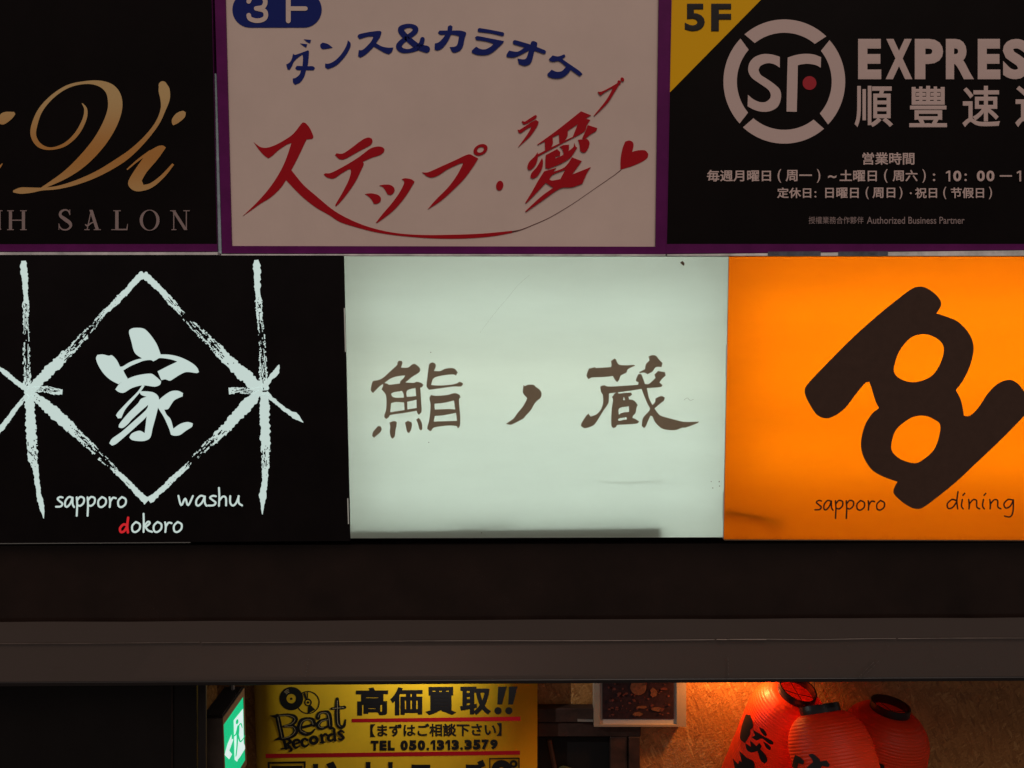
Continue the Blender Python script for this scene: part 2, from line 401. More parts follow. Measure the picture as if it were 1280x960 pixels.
# sloping metal ledge under the band: leans back towards its top
bm = bmesh.new()
tl, tr_ = on_y(-420, 779.5, 3.0), on_y(1700, 770, 3.0); bl_, br_ = on_y(-420, 856.5, 2.93), on_y(1700, 845, 2.93)
N = 40; top = [tl.lerp(tr_, i / N) for i in range(N + 1)]; bot = [bl_.lerp(br_, i / N) for i in range(N + 1)]
rows = []
for f in (0, .3, .36, .42, 1):
    rows.append([bm.verts.new(top[i].lerp(bot[i], f) + Vector((0, .0015 * noise.noise(Vector((i * .9, f * 3, 0))), .002 * noise.noise(Vector((i * .5, 7, f)))))) for i in range(N + 1)])
for a, b in zip(rows[:-1], rows[1:]):
    for i in range(N): bm.faces.new((a[i], a[i + 1], b[i + 1], b[i]))
ledge_m = lit_panel("smoky brown ledge sheet", (.9, .55, .45), (.050, .037, .030), .02, rough=.2, dirt=.2)
link("ledge", bm, ledge_m, bld)
bm = bmesh.new(); a = [on_y(-420, 855.5, 2.925), on_y(1700, 844.3, 2.925), on_y(1700, 849, 2.925), on_y(-420, 860.8, 2.925)]
hexa(bm, a, [p + Vector((0, .05, 0)) for p in a]); bevel(bm, .002); link("ledge_lip", bm, M["lip"], bld)
for x0, x1 in ((-420, 250), (252, 893), (895, 1120), (1122, 1700)):  # added thin tubes draw the horizontal reflection line across the ledge
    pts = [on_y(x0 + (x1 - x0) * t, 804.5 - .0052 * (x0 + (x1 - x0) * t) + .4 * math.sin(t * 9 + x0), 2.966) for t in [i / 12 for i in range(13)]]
    bm = bmesh.new(); tube(bm, pts, .0022, 6); link("reflection_strip", bm, M["trim"], bld)
GLINT = mat("pale painted glint", (.34, .28, .24), .35, .5)  # pale colour for the glint painted on the ledge
lp = lambda px, py, off: on_y(px, py, 2.99 - .07 * (py - 775) / 75 - .004 - off)
A = Art(lp).region(0, 0, 1); rr = random.Random(5)
for (x0, y0), (x1, y1), n_ in [((1074, 846), (1093, 827), 13), ((1079, 846), (1099, 826), 12), ((910, 822), (911, 846), 9), ((386, 823), (381, 849), 7)]:
    for k in range(n_):
        t = (k + rr.random() * .6) / n_; A.ellipse(x0 + (x1 - x0) * t, y0 + (y1 - y0) * t, rr.uniform(.25, .7), rr.uniform(.3, .8))
for k in range(60): A.ellipse(rr.uniform(0, 1280), rr.uniform(786, 846), rr.uniform(.2, .45), rr.uniform(.2, .45))
A.done("dust", M["trim"], bld)["kind"] = "stuff"
A = Art(lp, base=.004).region(0, 0, 1); A.hard([(896, 799), (908, 799.1), (908, 799.9), (896, 799.8)]); A.done("painted_glint", GLINT, bld)
A = Art(lp, base=.004).region(0, 0, 1); A.hard([(912, 798.9), (958, 799.1), (958, 799.7), (912, 799.5)]); A.done("painted_glint", GLINT, bld)
for q in ([(-420, 318.6), (-420, 315.2), (272, 315.2), (272, 318.6)], [(276.5, 319.2), (276.5, 317.5), (832, 317.9), (832, 319.6)], [(834, 319.6), (834, 317.9), (1440, 311.2), (1440, 319.6)]):
    bm = bmesh.new(); box_px(bm, q, 2.984, 3.10); link("rail", bm, M["rail"], bld)
for x0, x1 in ((960, 1026), (1048, 1110)):
    bm = bmesh.new(); box_px(bm, [(x0, 319.4), (x0, 314.5), (x1, 314), (x1, 319.4)], 2.982, 2.984); link("rail_plate", bm, M["plate"], bld)
bm = bmesh.new(); box_px(bm, [(265.2, 317), (264.9, 92), (270.5, 92), (277, 317)], 3.012, 3.06); link("gap_post", bm, M["rail_blue"], bld)
# ceiling of the entrance, its back and side walls, the paving
ceil_z = Zf(745, 3.3)
bm = bmesh.new(); block(bm, -3.6, 3.6, 3.03, 4.1, ceil_z, ceil_z + .05); struct(link("ceiling", bm, M["gap"]))
bm = bmesh.new(); block(bm, -60, 60, -60, 60, -.3, 0); struct(link("ground", bm, M["pave"]))
bm = bmesh.new(); block(bm, -3.6, 3.6, WALL, WALL + .06, 0, ceil_z)
tag(link("chipboard_wall", bm, M["osb"]), "orange lit chipboard wall at the back of the entrance behind the lanterns", "wall")
sw = thing("dark_side_wall", on_y(120, 955, 3.06) * 1, "black tinted wall panel under the ledge left of the green exit sign", "wall panel")
sw.location.z = 0
bm = bmesh.new(); box_px(bm, [(-420, 1500), (-420, 800), (246, 800), (246, 1500)], 3.06, 3.12)
link("panel", bm, M["door"], sw)
bm = bmesh.new(); box_px(bm, [(247, 1500), (247, 800), (257, 800), (257, 1500)], 3.05, 3.066); bevel(bm, .003); link("edge_post", bm, M["lip"], sw)
for x in (214,):
    bm = bmesh.new(); box_px(bm, [(x, 1500), (x, 800), (x + 2, 800), (x + 2, 1500)], 3.052, 3.0595); link("seam_strip", bm, M["band"], sw)

# ================================================================== SIGNS
def frame_bars(root, outer, inner, Y, depth, m, name="frame", proud=.008):
    """four mitred bars between an outer and an inner set of photo corners (tl, tr, br, bl)"""
    bm = bmesh.new()
    for i in range(4):
        q = [outer[i], outer[(i + 1) % 4], inner[(i + 1) % 4], inner[i]]
        f = [on_y(x, y, Y - proud) for x, y in q]; hexa(bm, f, [Vector((p.x, Y + depth, p.z)) for p in f])
    return link(name, bm, m, root)
def face(root, c, Y, m, name="panel", nx=10, nz=8):
    bm = bmesh.new(); P = [on_y(x, y, Y) for x, y in c]; g = []
    for j in range(nz + 1):
        g.append([bm.verts.new(P[0].lerp(P[1], i / nx).lerp(P[3].lerp(P[2], i / nx), j / nz)) for i in range(nx + 1)])
    for j in range(nz):
        for i in range(nx): bm.faces.new((g[j][i], g[j + 1][i], g[j + 1][i + 1], g[j][i + 1]))
    bmesh.ops.recalc_face_normals(bm, faces=bm.faces)
    return link(name, bm, m, root)
def shell(root, c, Y0, Y1, m, name="casing"):
    """open-fronted box behind a sign face"""
    bm = bmesh.new(); f = [on_y(x, y, Y0) for x, y in c]; b = [Vector((p.x, Y1, p.z)) for p in f]
    vf = [bm.verts.new(p) for p in f]; vb = [bm.verts.new(p) for p in b]
    bm.faces.new(vb)
    for i in range(4): bm.faces.new((vf[i], vb[i], vb[(i + 1) % 4], vf[(i + 1) % 4]))
    return link(name, bm, m, root)
def base_of(c, Y):
    a, b = on_y(*c[3], Y), on_y(*c[2], Y); return (a + b) * .5
G_UP, G_LO = "unlit purple framed signs of the upper row", "lit box signs of the lower row"

# ---- upper left: black salon sign
o1 = [(-212, -48), (264, -48), (271.5, 314.3), (-208, 314.3)]; i1 = [(-204, -40), (263.9, -40), (271.3, 305), (-200, 305.5)]
s1 = thing("salon_sign", base_of(o1, YU), "unlit black sign with gold script letters and SALON in grey capitals", "sign", G_UP)
bm = bmesh.new(); box_px(bm, o1, YU + .004, YU + .22); link("casing", bm, M["purple"], s1)
face(s1, i1, YU, M["black_print"])
frame_bars(s1, [(-212, -48), (264.2, -48), (271.8, 314.3), (-212, 314.3)], i1, YU, .003, M["purple"], proud=.006)
A = Art(facing(YU)).region(0, 90, 250 / 1143)
A.stroke([(470,180,5),(490,215,18),(481,275,23),(437,355,24),(370,415,20),(290,438,15),(227,420,26),(193,370,31),(195,310,34),(230,220,27),(300,140,21),(390,82,18),(490,60,17),(570,66,34),(628,98,62),(655,150,80),(655,220,82),(622,310,80),(560,410,74),(470,510,64),(370,590,42),(240,664,12)], step=9)
A.stroke([(82,682,16),(120,678,36),(180,675,30),(240,669,17),(330,660,19),(440,630,27),(560,580,34),(680,510,40),(760,450,34),(840,370,26),(900,290,24),(932,215,30),(943,155,54),(938,105,64),(930,76,48)], step=9)
A.stroke([(728,556,8),(790,503,12),(858,455,16)])
A.poly([(848,455),(900,425),(930,420),(948,432),(900,500),(840,570),(810,620),(820,645),(860,635),(920,590),(985,522),(995,530),(940,600),(870,660),(800,682),(760,675),(735,650),(735,620),(770,560),(830,475)])
A.poly([(985,265),(1010,235),(1045,222),(1062,232),(1055,260),(1020,290),(990,305),(982,290)])
A.poly([(-10,292),(0,245),(30,228),(80,228),(88,240),(65,270),(20,300)])
A.stroke([(-12,552,14),(0,540,12),(12,525,6)])
A.done("script_lettering", M["gold"], s1)
A = Art(facing(YU)).region(0, 90, 250 / 1143)
def serif(x0, x1, y): A.hard([(x0, y - 2.5), (x1, y - 2.5), (x1, y + 2.5), (x0, y + 2.5)])
def bar(x0, y0, x1, y1, w): A.hard([(x0 - w / 2, y0), (x0 + w / 2, y0), (x1 + w / 2, y1), (x1 - w / 2, y1)])
for x in (-62,):
    bar(x, 794, x + 62, 901, 17); bar(x + 62, 794, x + 62, 902, 6); bar(x, 794, x, 902, 6); serif(x + 48, x + 76, 793)
bar(60, 794, 60, 900, 18); bar(134, 794, 134, 900, 18); bar(60, 846, 60, 846.1, 1); A.hard([(66, 844), (130, 844), (130, 850), (66, 850)])
for x in (60, 134): serif(x - 19, x + 19, 793); serif(x - 19, x + 19, 901)
A.stroke([(400,815,6),(390,794,8),(370,788,9),(348,800,14),(346,822,17),(372,842,21),(398,862,20),(404,882,14),(385,900,9),(358,900,8),(342,886,7),(336,866,5)], cap=False)
bar(337, 866, 337, 902, 4); bar(399, 786, 399, 818, 4)
bar(522, 788, 498, 900, 6); bar(520, 788, 556, 900, 19); A.stroke([(488,872,6),(500,878,10),(520,864,7),(540,856,5)]); serif(482, 512, 901); serif(536, 576, 901)
bar(668, 794, 668, 900, 19); serif(648, 690, 793); serif(636, 690, 901); A.hard([(670, 896), (722, 896), (728, 868), (731, 868), (728, 904), (670, 904)])
A.raw([ell(*A.px((855, 847)), 57 * A.o[2], 60 * A.o[2]), ell(*A.px((855, 847)), 39 * A.o[2], 56 * A.o[2])])
bar(993, 794, 1062, 903, 19); bar(993, 794, 993, 900, 6); bar(1065, 794, 1065, 903, 6); serif(972, 1004, 793); serif(1048, 1084, 793); serif(980, 1008, 901)
A.done("lettering", M["mauve"], s1)

# ---- upper middle: white dance and karaoke sign
o2 = [(267.0, -50), (839, -50), (832.0, 317.3), (277.5, 316.6)]; i2 = [(280.6, -38), (824, -38), (819.4, 308.3), (289.5, 307.4)]
s2 = thing("karaoke_sign", base_of(o2, YU), "unlit white sign in a purple frame with red and navy katakana and a heart", "sign", G_UP)
bm = bmesh.new(); box_px(bm, o2, YU + .004, YU + .22); link("casing", bm, M["purple"], s2)
face(s2, i2, YU, M["white_print"])
frame_bars(s2, o2, i2, YU, .003, M["purple"])
bd = Art(facing(YU)).region(0, 0, 1)
pill = [(290.4 + 22.5 + 22.5 * math.cos(t), 12 + 22.5 * math.sin(t)) for t in [math.pi / 2 + math.pi * k / 20 for k in range(21)]] + [(402.2 - 22.5 + 22.5 * math.cos(t), 12 + 22.5 * math.sin(t)) for t in [-math.pi / 2 + math.pi * k / 20 for k in range(21)]]
bd.raw([pill]); badge = bd.done("badge", M["navy"], s2)
A = Art(facing(YU), base=.0022).region(280, 0, .125)
A.stroke([(247,152),(262,188),(330,207),(398,190),(419,148),(398,104),(322,84)], 46)
A.stroke([(322,84),(386,72),(412,30),(400,-20),(340,-48),(272,-30),(247,14)], 46)
A.stroke([(643,-40),(643,208)], 48); A.stroke([(643,85),(815,85)], 44); A.stroke([(643,-40),(830,-40)], 44)
o = link("lettering", A.bm, M["white_print"], badge, loc=s2.location.copy())
A = Art(facing(YU)).region(280, 0, .125)
A.poly([(690,535),(712,548),(840,502),(850,515),(840,640),(835,662),(890,662),(910,680),(895,703),(820,702),(800,770),(760,825),(710,847),(690,825),(688,785),(720,775),(755,745),(770,702),(730,700),(712,680),(728,658),(785,660),(790,580),(785,545),(745,572),(700,615),(680,660),(655,698),(635,695),(622,645),(660,620),(680,580)])
A.poly([(798,392),(870,398),(862,432),(830,420)]); A.poly([(762,433),(832,442),(822,475),(795,460)])
A.poly([(962,445),(985,425),(1040,440),(1085,475),(1040,485),(985,490),(965,470)])
A.poly([(1238,402),(1265,430),(1262,470),(1220,550),(1140,640),(1080,675),(1035,690),(1010,670),(1012,635),(1050,635),(1110,605),(1170,545),(1215,475),(1232,430)])
A.region(430, 15, .125)
A.poly([(135,245),(150,222),(250,200),(355,188),(375,200),(360,250),(320,310),(370,340),(430,355),(493,355),(480,395),(450,422),(400,405),(340,370),(298,345),(260,385),(210,430),(160,455),(140,440),(148,380),(180,380),(220,350),(270,295),(295,245),(240,245),(155,270)])
A.stroke([(785,272,46),(770,320,48),(730,360,50),(650,388,38),(580,382,50),(548,345,58),(575,300,50),(640,250,48),(700,205,52),(714,168,58),(680,140,40),(620,140,42),(570,168,58),(588,215,60),(660,285,58),(740,345,62),(825,372,72)], step=8)
A.poly([(940,205),(955,185),(1035,185),(1040,145),(1065,130),(1085,145),(1080,185),(1160,185),(1215,200),(1222,215),(1205,270),(1190,340),(1160,385),(1110,405),(1080,395),(1058,350),(1110,345),(1135,320),(1150,240),(1110,230),(1070,225),(1040,290),(990,355),(940,383),(905,375),(908,315),(950,300),(990,260),(1015,225),(960,225)])
A.region(570, 20, 170 / 1280)
A.stroke([(222,132,38),(330,147,32),(436,170,36)])
A.poly([(180,200),(200,188),(320,210),(450,235),(445,250),(400,295),(340,345),(280,368),(200,365),(150,345),(150,325),(190,288),(230,310),(280,312),(330,285),(355,262),(290,240),(190,225)])
A.stroke([(555,247,42),(690,287,42),(828,338,38)])
A.poly([(708,245),(730,235),(765,250),(760,290),(735,340),(715,420),(690,455),(640,468),(590,450),(580,400),(640,408),(665,390),(690,310)])
A.poly([(690,290),(640,300),(580,335),(500,325),(475,365),(480,385),(540,390),(600,368),(690,320)])
A.poly([(875,405),(910,370),(960,380),(1020,360),(1030,378),(1000,405),(1080,460),(1160,515),(1190,545),(1165,567),(1140,550),(1080,505),(1050,545),(1000,580),(930,588),(870,570),(860,545),(900,505),(950,525),(1000,515),(1035,475),(970,425),(920,430),(885,425)])
A.done("lettering", M["navy"], s2)
A = Art(facing(YU)).region(300, 140, 1 / 6)
A.poly([(103,225),(120,240),(160,265),(215,265),(290,235),(380,180),(420,140),(450,100),(470,78),(490,82),(520,115),(540,155),(550,185),(540,202),(500,205),(480,245),(450,310),(415,380),(385,435),(345,510),(300,575),(230,640),(150,690),(80,740),(20,780),(100,705),(180,620),(250,530),(310,430),(350,340),(385,232),(350,245),(290,285),(240,330),(212,347),(180,325),(140,280)])
q1 = [(363, 211), (378.3, 230), (393.3, 243.3)] + [(400 + x * .1875, 160 + y * .1875) for x, y in [(100,555),(250,632),(400,680),(550,705),(700,713),(850,712),(1000,708),(1130,700),(1280,685)]]
q2 = [(400 + x * .1875, 160 + y * .1875) for x, y in [(1280,699),(1150,722),(1000,735),(850,738),(700,733),(500,715),(350,690),(220,655),(130,625),(60,580)]] + [(393.3, 258.3), (375, 243.3), (357, 224.5)]
A.region(0, 0, 1).poly(q1 + q2, corner=60)
A.region(400, 160, .1875)
A.poly([(100,180),(110,168),(150,170),(200,140),(280,80),(320,63),(345,70),(350,90),(335,115),(260,155),(180,200),(150,210),(125,205)])
A.poly([(25,310),(35,302),(70,300),(150,260),(250,200),(330,140),(370,125),(410,125),(430,140),(425,160),(400,180),(340,200),(285,225),(292,240),(270,290),(235,360),(180,440),(130,500),(105,523),(102,512),(150,430),(190,350),(205,300),(205,275),(190,275),(140,305),(95,335),(65,335),(40,325)])
A.poly([(300,440),(340,435),(385,445),(405,465),(402,490),(380,505),(358,505),(345,480),(325,458)])
A.poly([(395,383),(430,377),(470,380),(495,400),(495,425),(475,445),(450,443),(438,420),(420,395)])
A.poly([(545,340),(570,335),(610,342),(630,358),(600,410),(560,470),(500,540),(440,590),(380,632),(373,630),(420,570),(480,500),(530,430),(558,375),(560,355)])
A.poly([(680,295),(720,295),(800,260),(900,215),(990,175),(1030,190),(1055,203),(1020,260),(960,340),(880,420),(800,490),(718,542),(770,480),(850,400),(910,320),(950,245),(955,232),(930,238),(850,275),(790,315),(745,330),(710,320)])
A.ellipse(1070, 145, 50, 35, -28, hole=(24, 17)); A.ellipse(1198, 384, 33, 24, -78)
A.region(640, 130, 160 / 853)
A.poly([(65,118),(70,112),(85,118),(155,73),(166,78),(160,95),(100,130),(75,137)])
A.poly([(38,170),(50,172),(130,120),(160,105),(178,118),(170,145),(130,205),(90,245),(40,288),(75,240),(110,190),(130,150),(100,165),(60,193),(45,192)])
A.poly([(168,270),(300,175),(460,48),(527,75),(490,98),(522,105),(500,140),(480,185),(330,265),(178,347),(165,338),(220,310),(218,250),(172,273)], [(270,222),(312,202),(316,262),(262,288),(273,258)], [(372,178),(438,134),(405,218),(352,243),(370,212)], corner=40)
A.poly([(505,140),(568,160),(560,180),(520,205),(485,235),(468,228),(485,190)], corner=40)
A.poly([(440,238),(500,232),(517,255),(510,290),(490,320),(470,322),(455,310),(450,270)])
A.poly([(170,322),(175,345),(160,400),(130,435),(110,440),(102,420),(115,385),(150,350)])
A.poly([(200,360),(207,385),(200,430),(170,480),(140,498),(122,490),(130,460),(165,420)])
A.poly([(225,340),(300,300),(322,320),(320,345),(290,350),(290,362),(330,345),(345,335),(335,300),(318,285),(340,275),(380,270),(380,300),(375,315),(410,285),(415,258),(425,285),(435,290),(410,330),(380,365),(320,400),(240,432),(222,425),(222,380)], corner=40)
A.poly([(215,448),(295,425),(275,452),(352,420),(400,355),(465,380),(400,470),(525,420),(500,460),(470,530),(400,555),(320,563),(200,645),(95,718),(88,715),(190,620),(275,558),(225,525),(160,595),(95,660),(88,658),(130,590),(175,510)], [(248,502),(272,470),(355,438),(322,500),(268,510)], corner=40)
A.region(640, 80, 180 / 1234)
A.poly([(735,237),(770,235),(840,200),(905,162),(918,180),(880,240),(830,320),(770,385),(705,445),(700,442),(760,370),(820,290),(865,205),(840,215),(790,245),(760,270),(745,255)])
A.ellipse(919, 156, 17, 14, 60); A.ellipse(946, 132, 18, 15, 60)
A.done("lettering", M["red"], s2)
A = Art(facing(YU)).region(640, 80, 180 / 1234)
A.poly([(930,905),(930,820),(945,730),(970,665),(1005,655),(1035,670),(1042,700),(1030,752),(1080,740),(1140,740),(1168,770),(1160,805),(1110,840),(1030,875)]); A.done("heart", M["red"], s2)
A = Art(facing(YU)).region(640, 130, 160 / 853)
A.stroke([(0,852,11),(60,838,6),(140,806,4.5),(250,757,4),(400,668,3.2),(550,565,3),(680,475,3.5),(727,438,4.5)]); A.done("heart_string", M["thin"], s2)

# ---- upper right: black courier sign
o3 = [(839.4, -50), (1440, -50), (1434, 311), (832.4, 311)]; i3 = [(837.6, -40), (1430, -40), (1424, 305), (833.0, 305)]
o3 = [(839.2, -50), (1440, -50), (1434, 310.6), (832.2, 317)]
s3 = thing("courier_sign", base_of(o3, YU), "unlit black courier sign with a round white emblem and a yellow corner", "sign", G_UP)
bm = bmesh.new(); box_px(bm, o3, YU + .004, YU + .22); link("casing", bm, M["purple"], s3)
face(s3, i3, YU, M["black_print"])
frame_bars(s3, [(839.1, -50), (1440, -50), (1434, 310.6), (832.15, 317)], [(840.4, -40), (1430, -40), (1424, 305), (833.6, 305)], YU, .003, M["purple"], proud=.006)
A = Art(facing(YU)).region(0, 0, 1); A.hard([(840.2, -40), (991, -40), (951, 0), (836.3, 116.5)]); tri = A.done("corner_flash", M["yellow"], s3)
A = Art(facing(YU), base=.0022); A.text("5", 856, 4.5, 881, 39, .035); A.text("F", 889, 4.5, 914, 39, .035); link("lettering", A.bm, M["ink"], tri, loc=s3.location.copy())
A = Art(facing(YU)).region(890, 10, .1875)
def arc(ro, ri, a0, a1, b0, b1):
    L = [(482 + ro * .985 * math.cos(R(t)), 490 - ro * math.sin(R(t))) for t in [a0 + (a1 - a0) * k / 24 for k in range(25)]] + [(482 + ri * .985 * math.cos(R(t)), 490 - ri * math.sin(R(t))) for t in [b1 + (b0 - b1) * k / 24 for k in range(25)]]
    A.hard(L)
arc(414, 325, 46.6, 130.6, 50.5, 128); arc(412, 321, 42, -44, 39.5, -41.5); arc(414, 322, -49.5, -132.5, -52, -130.5); arc(412, 321, 136, 222.8, 138.8, 220.2)
A.poly([(452,325),(452,398),(415,375),(370,368),(325,385),(310,412),(325,445),(370,475),(425,515),(455,550),(460,600),(440,655),(395,685),(340,692),(285,680),(237,655),(240,578),(275,608),(320,627),(360,625),(388,600),(390,570),(370,540),(320,505),(265,465),(242,420),(248,370),(280,330),(335,308),(390,308),(430,318)])
A.poly([(505,330),(560,313),(620,305),(680,310),(727,328),(725,398),(690,380),(640,372),(600,375),(572,382),(570,500),(565,692),(497,690),(500,500)])
logo = A.done("emblem", M["greyw"], s3)
A = Art(facing(YU)).region(890, 10, .1875); A.ellipse(650, 500, 46, 46); link("emblem_dot", A.bm, M["redink"], logo, loc=s3.location.copy())
A = Art(facing(YU)); 
for t, a, b in zip("EXPRESS", (95, 195, 301, 414, 530, 621, 724), (179, 292, 404, 516, 612, 714, 816)): A.text(t, 1040 + a * .3438, 48.6, 1040 + b * .3438, 99, .05)
A.done("lettering", M["greyw"], s3); A = Art(facing(YU))
for t, a, b in zip("順豐速运", (82, 281, 474, 666), (222, 418, 611, 806)): A.text(t, 1040 + a * .3438, 107.3, 1040 + b * .3438, 159, .016)
A.done("lettering", M["greyw"], s3)
A = Art(facing(YU)); B = .018
A.text("営業時間", 1078, 190.5, 1143, 206, B)
for t, a, b in [("毎週月曜日", 883.6, 963.7), ("周一", 982, 1015), ("土曜日", 1049.6, 1096), ("周六", 1115.6, 1147)]: A.text(t, a, 212.5, b, 227, B)
for t, a, b in [("(", 972, 976.6), (")", 1021, 1025.4), ("(", 1105, 1109.6), (")", 1152.8, 1157.2)]: A.text(t, a, 211.5, b, 228.5, .01)
A.text("~", 1035, 219, 1045.5, 223, .02); A.text(":", 1166, 217, 1169, 226.5, .01); one(A, 1182.4, 213.3, 1187.8, 226.7, 2.2); A.text("0", 1191.5, 213.3, 1201.6, 226.7, .035); A.text(":", 1205.5, 217, 1208.5, 226.5, .01); A.text("0", 1221, 213.3, 1231, 226.7, .035); A.text("0", 1233, 213.3, 1243, 226.7, .035)
A.region(0, 0, 1).hard([(1249.7, 219), (1265, 219), (1265, 220.8), (1249.7, 220.8)]); one(A, 1271, 213.3, 1276.4, 226.7, 2.2)
for t, a, b in [("定休日", 971.3, 1014), ("日曜日", 1031.5, 1073.3), ("周日", 1090.5, 1119), ("祝日", 1143.8, 1171.3), ("节假日", 1188.5, 1230)]: A.text(t, a, 234.5, b, 247.8, B)
for t, a, b in [("(", 1082, 1086), (")", 1124, 1128), ("(", 1179, 1183), (")", 1236, 1240)]: A.text(t, a, 233.5, b, 249, .01)
A.text(":", 1018, 239, 1020.5, 247, .01); A.ellipse(1138.5, 241.5, 1.2, 1.2)
A.done("opening_hours", M["greyw"], s3)
A = Art(facing(YU)); A.text("授權業務合作夥伴", 1010.8, 270.8, 1079.5, 279.8, .004); A.text("Authorized Business Partner", 1083.5, 271, 1205.7, 279.8, .008); A.done("small_print", M["mauve"], s3)

# ---- lower left: black sign with lit white brushwork
o4 = [(-62, 320), (429.6, 320), (437.4, 676.2), (-52, 679.5)]
s4 = thing("crest_sign", base_of(o4, YL), "black lit sign with a white brushed diamond crest and handwritten sapporo washu dokoro", "sign", G_LO)
bm = bmesh.new(); box_px(bm, o4, YL + .003, YL + .18); link("casing", bm, M["lip"], s4)
face(s4, o4, YL, M["black_film"])
bm = bmesh.new(); box_px(bm, [(-60, 680.4), (-60, 679.6), (238, 677.9), (238, 678.6)], YL - .003, YL + .02); link("edge_strip", bm, M["alu"], s4)
A = Art(facing(YL)).region(0, 0, 1)
for k, st in enumerate([
  [(29.2,326,6,0),(29.8,335,8.5,0),(31.5,355,7,0),(32.3,372,5.5,.05),(32.5,380,8.5,.4),(32,400,6.5,.35),(33,418,8,.6),(33,440,8.5,.55),(33.5,465,9,.45),(34.5,490,10,.3)],
  [(36,488,11,.1),(38,520,12,.03),(39,545,13,.15),(41,570,12,.4),(45,590,7,.1),(48,615,5.5,.05),(51.5,630,7,.1),(54.5,648,.8,0)],
  [(36,490,11,.05),(55,470,13,0),(70,455,13,.15),(88,438,11,.45),(105,420,10,.55),(118,406,7,.6),(128,393,6,.3),(140,382,6,.1),(147,375,8,.25),(160,362,7,0),(172,349,8,0),(180,342,9.5,0)],
  [(179,343,9.5,0),(190,352,8,0),(205,367,7.5,.05),(212,375,9,.35),(222,386,7,.3),(230,395,7,.7),(240,406,9,.55),(255,420,11,.5),(275,440,13,.4),(290,455,14,.1),(310,473,15,.05),(326,487,14,.1)],
  [(320,325,6,0),(321,335,9,0),(321.5,355,8,0),(322.5,368,6,.1),(323.5,380,9,.35),(325,400,7,.4),(326.5,418,8,.7),(328,440,9,.55),(329,465,10,.45),(330,488,11,.2)],
  [(331,490,11,.15),(331,520,12,.03),(331.5,550,12,.15),(332,574,10,.4),(330.5,602,7,.05),(328.7,620,8,.1),(328,643,.8,0)],
  [(324,490,10,.2),(310,505,14,.1),(290,527,13,.1),(275,543,12,.35),(255,561,10,.55),(240,575,7,.7),(228,588,6,.15),(216,599,7,.25),(200,614,7,0),(186,626,9,0)],
  [(40,493,9,.3),(55,505,13,.1),(75,522,14,.05),(95,541,11,.35),(115,560,10,.5),(135,579,8,.65),(148,592,6,.15),(158,601,7,.25),(170,614,7,0),(184,627,9.5,0)],
  [(-6,457,3,0),(8,467,6,.1),(20,477,6,.1),(34,487,7,.1)], [(-8,546,7,.05),(8,527,6.5,.1),(22,508,5,.1),(34,494,6,.3)],
  [(40,488,6,.3),(55,486,8,.4),(68,489,8,.4),(78,490,7,.15)], [(286,489,8,.2),(300,488,7,.45),(315,489,8,.4),(328,489,9,.2)],
  [(330,485,7,.1),(338,473,5.5,0),(345,465,7.5,.05),(349,456,1,0)], [(332,491,6,.3),(345,503,5,.1),(362,516,5.5,0),(370,520,7.5,.05),(379,528,.8,0)]]):
    A.dry(st, seed=k)
A.done("brushed_diamond", M["glow"], s4)
A = Art(facing(YL)).region(110, 400, 1 / 6)
A.poly([(310,75),(340,60),(410,62),(450,90),(490,140),(520,190),(545,258),(610,260),(680,275),(740,300),(790,330),(820,360),(832,390),(815,398),(740,390),(690,410),(650,435),(615,455),(580,445),(550,452),(522,385),(600,345),(670,312),(620,295),(540,285),(510,300),(490,310),(470,300),(420,305),(380,320),(320,345),(265,378),(275,400),(298,440),(245,470),(230,482),(170,450),(120,405),(80,345),(60,290),(70,262),(110,258),(155,268),(180,265),(215,300),(240,350),(260,348),(310,318),(360,298),(405,288),(350,245),(325,160),(308,100)])
A.poly([(205,520),(240,475),(300,440),(370,415),(470,402),(510,425),(548,460),(540,485),(500,500),(410,490),(330,510),(270,545),(230,540)])
A.poly([(405,490),(425,492),(400,530),(340,600),(280,670),(250,735),(225,738),(210,715),(225,690),(300,610),(370,540)])
A.poly([(385,535),(440,535),(495,545),(530,580),(528,640),(510,720),(485,810),(468,880),(430,905),(380,908),(330,900),(310,880),(330,850),(385,830),(425,848),(432,790),(440,720),(450,640),(455,580),(400,562)])
A.poly([(460,570),(400,590),(375,625),(300,700),(235,780),(230,805),(260,810),(300,780),(330,745),(400,680),(458,625)])
A.poly([(455,640),(430,680),(330,770),(250,840),(180,890),(160,925),(180,942),(210,930),(270,880),(360,800),(445,715)])
A.poly([(524,608),(610,540),(670,530),(712,548),(710,572),(650,600),(620,640),(600,668),(572,672),(590,710),(620,745),(640,815),(690,780),(745,765),(785,775),(780,800),(735,830),(690,862),(650,868),(622,860),(610,820),(570,730),(522,650)])
A.done("brushed_character", M["glow"], s4)
for w_, a_, b_, y_ in (("sapporo", 70, 158.7, 633.8), ("washu", 223, 301, 632.3), ("okoro", 164, 228.5, 665)):
    A = Art(facing(YL)); hand(A, w_, a_, b_, y_, 12.8, 2.35); A.done("lettering", M["glow"], s4)
A = Art(facing(YL)); hand(A, "d", 149, 161, 665.5, 10.5, 3.0); A.done("lettering", M["glow_red"], s4, "red handwritten letter d")

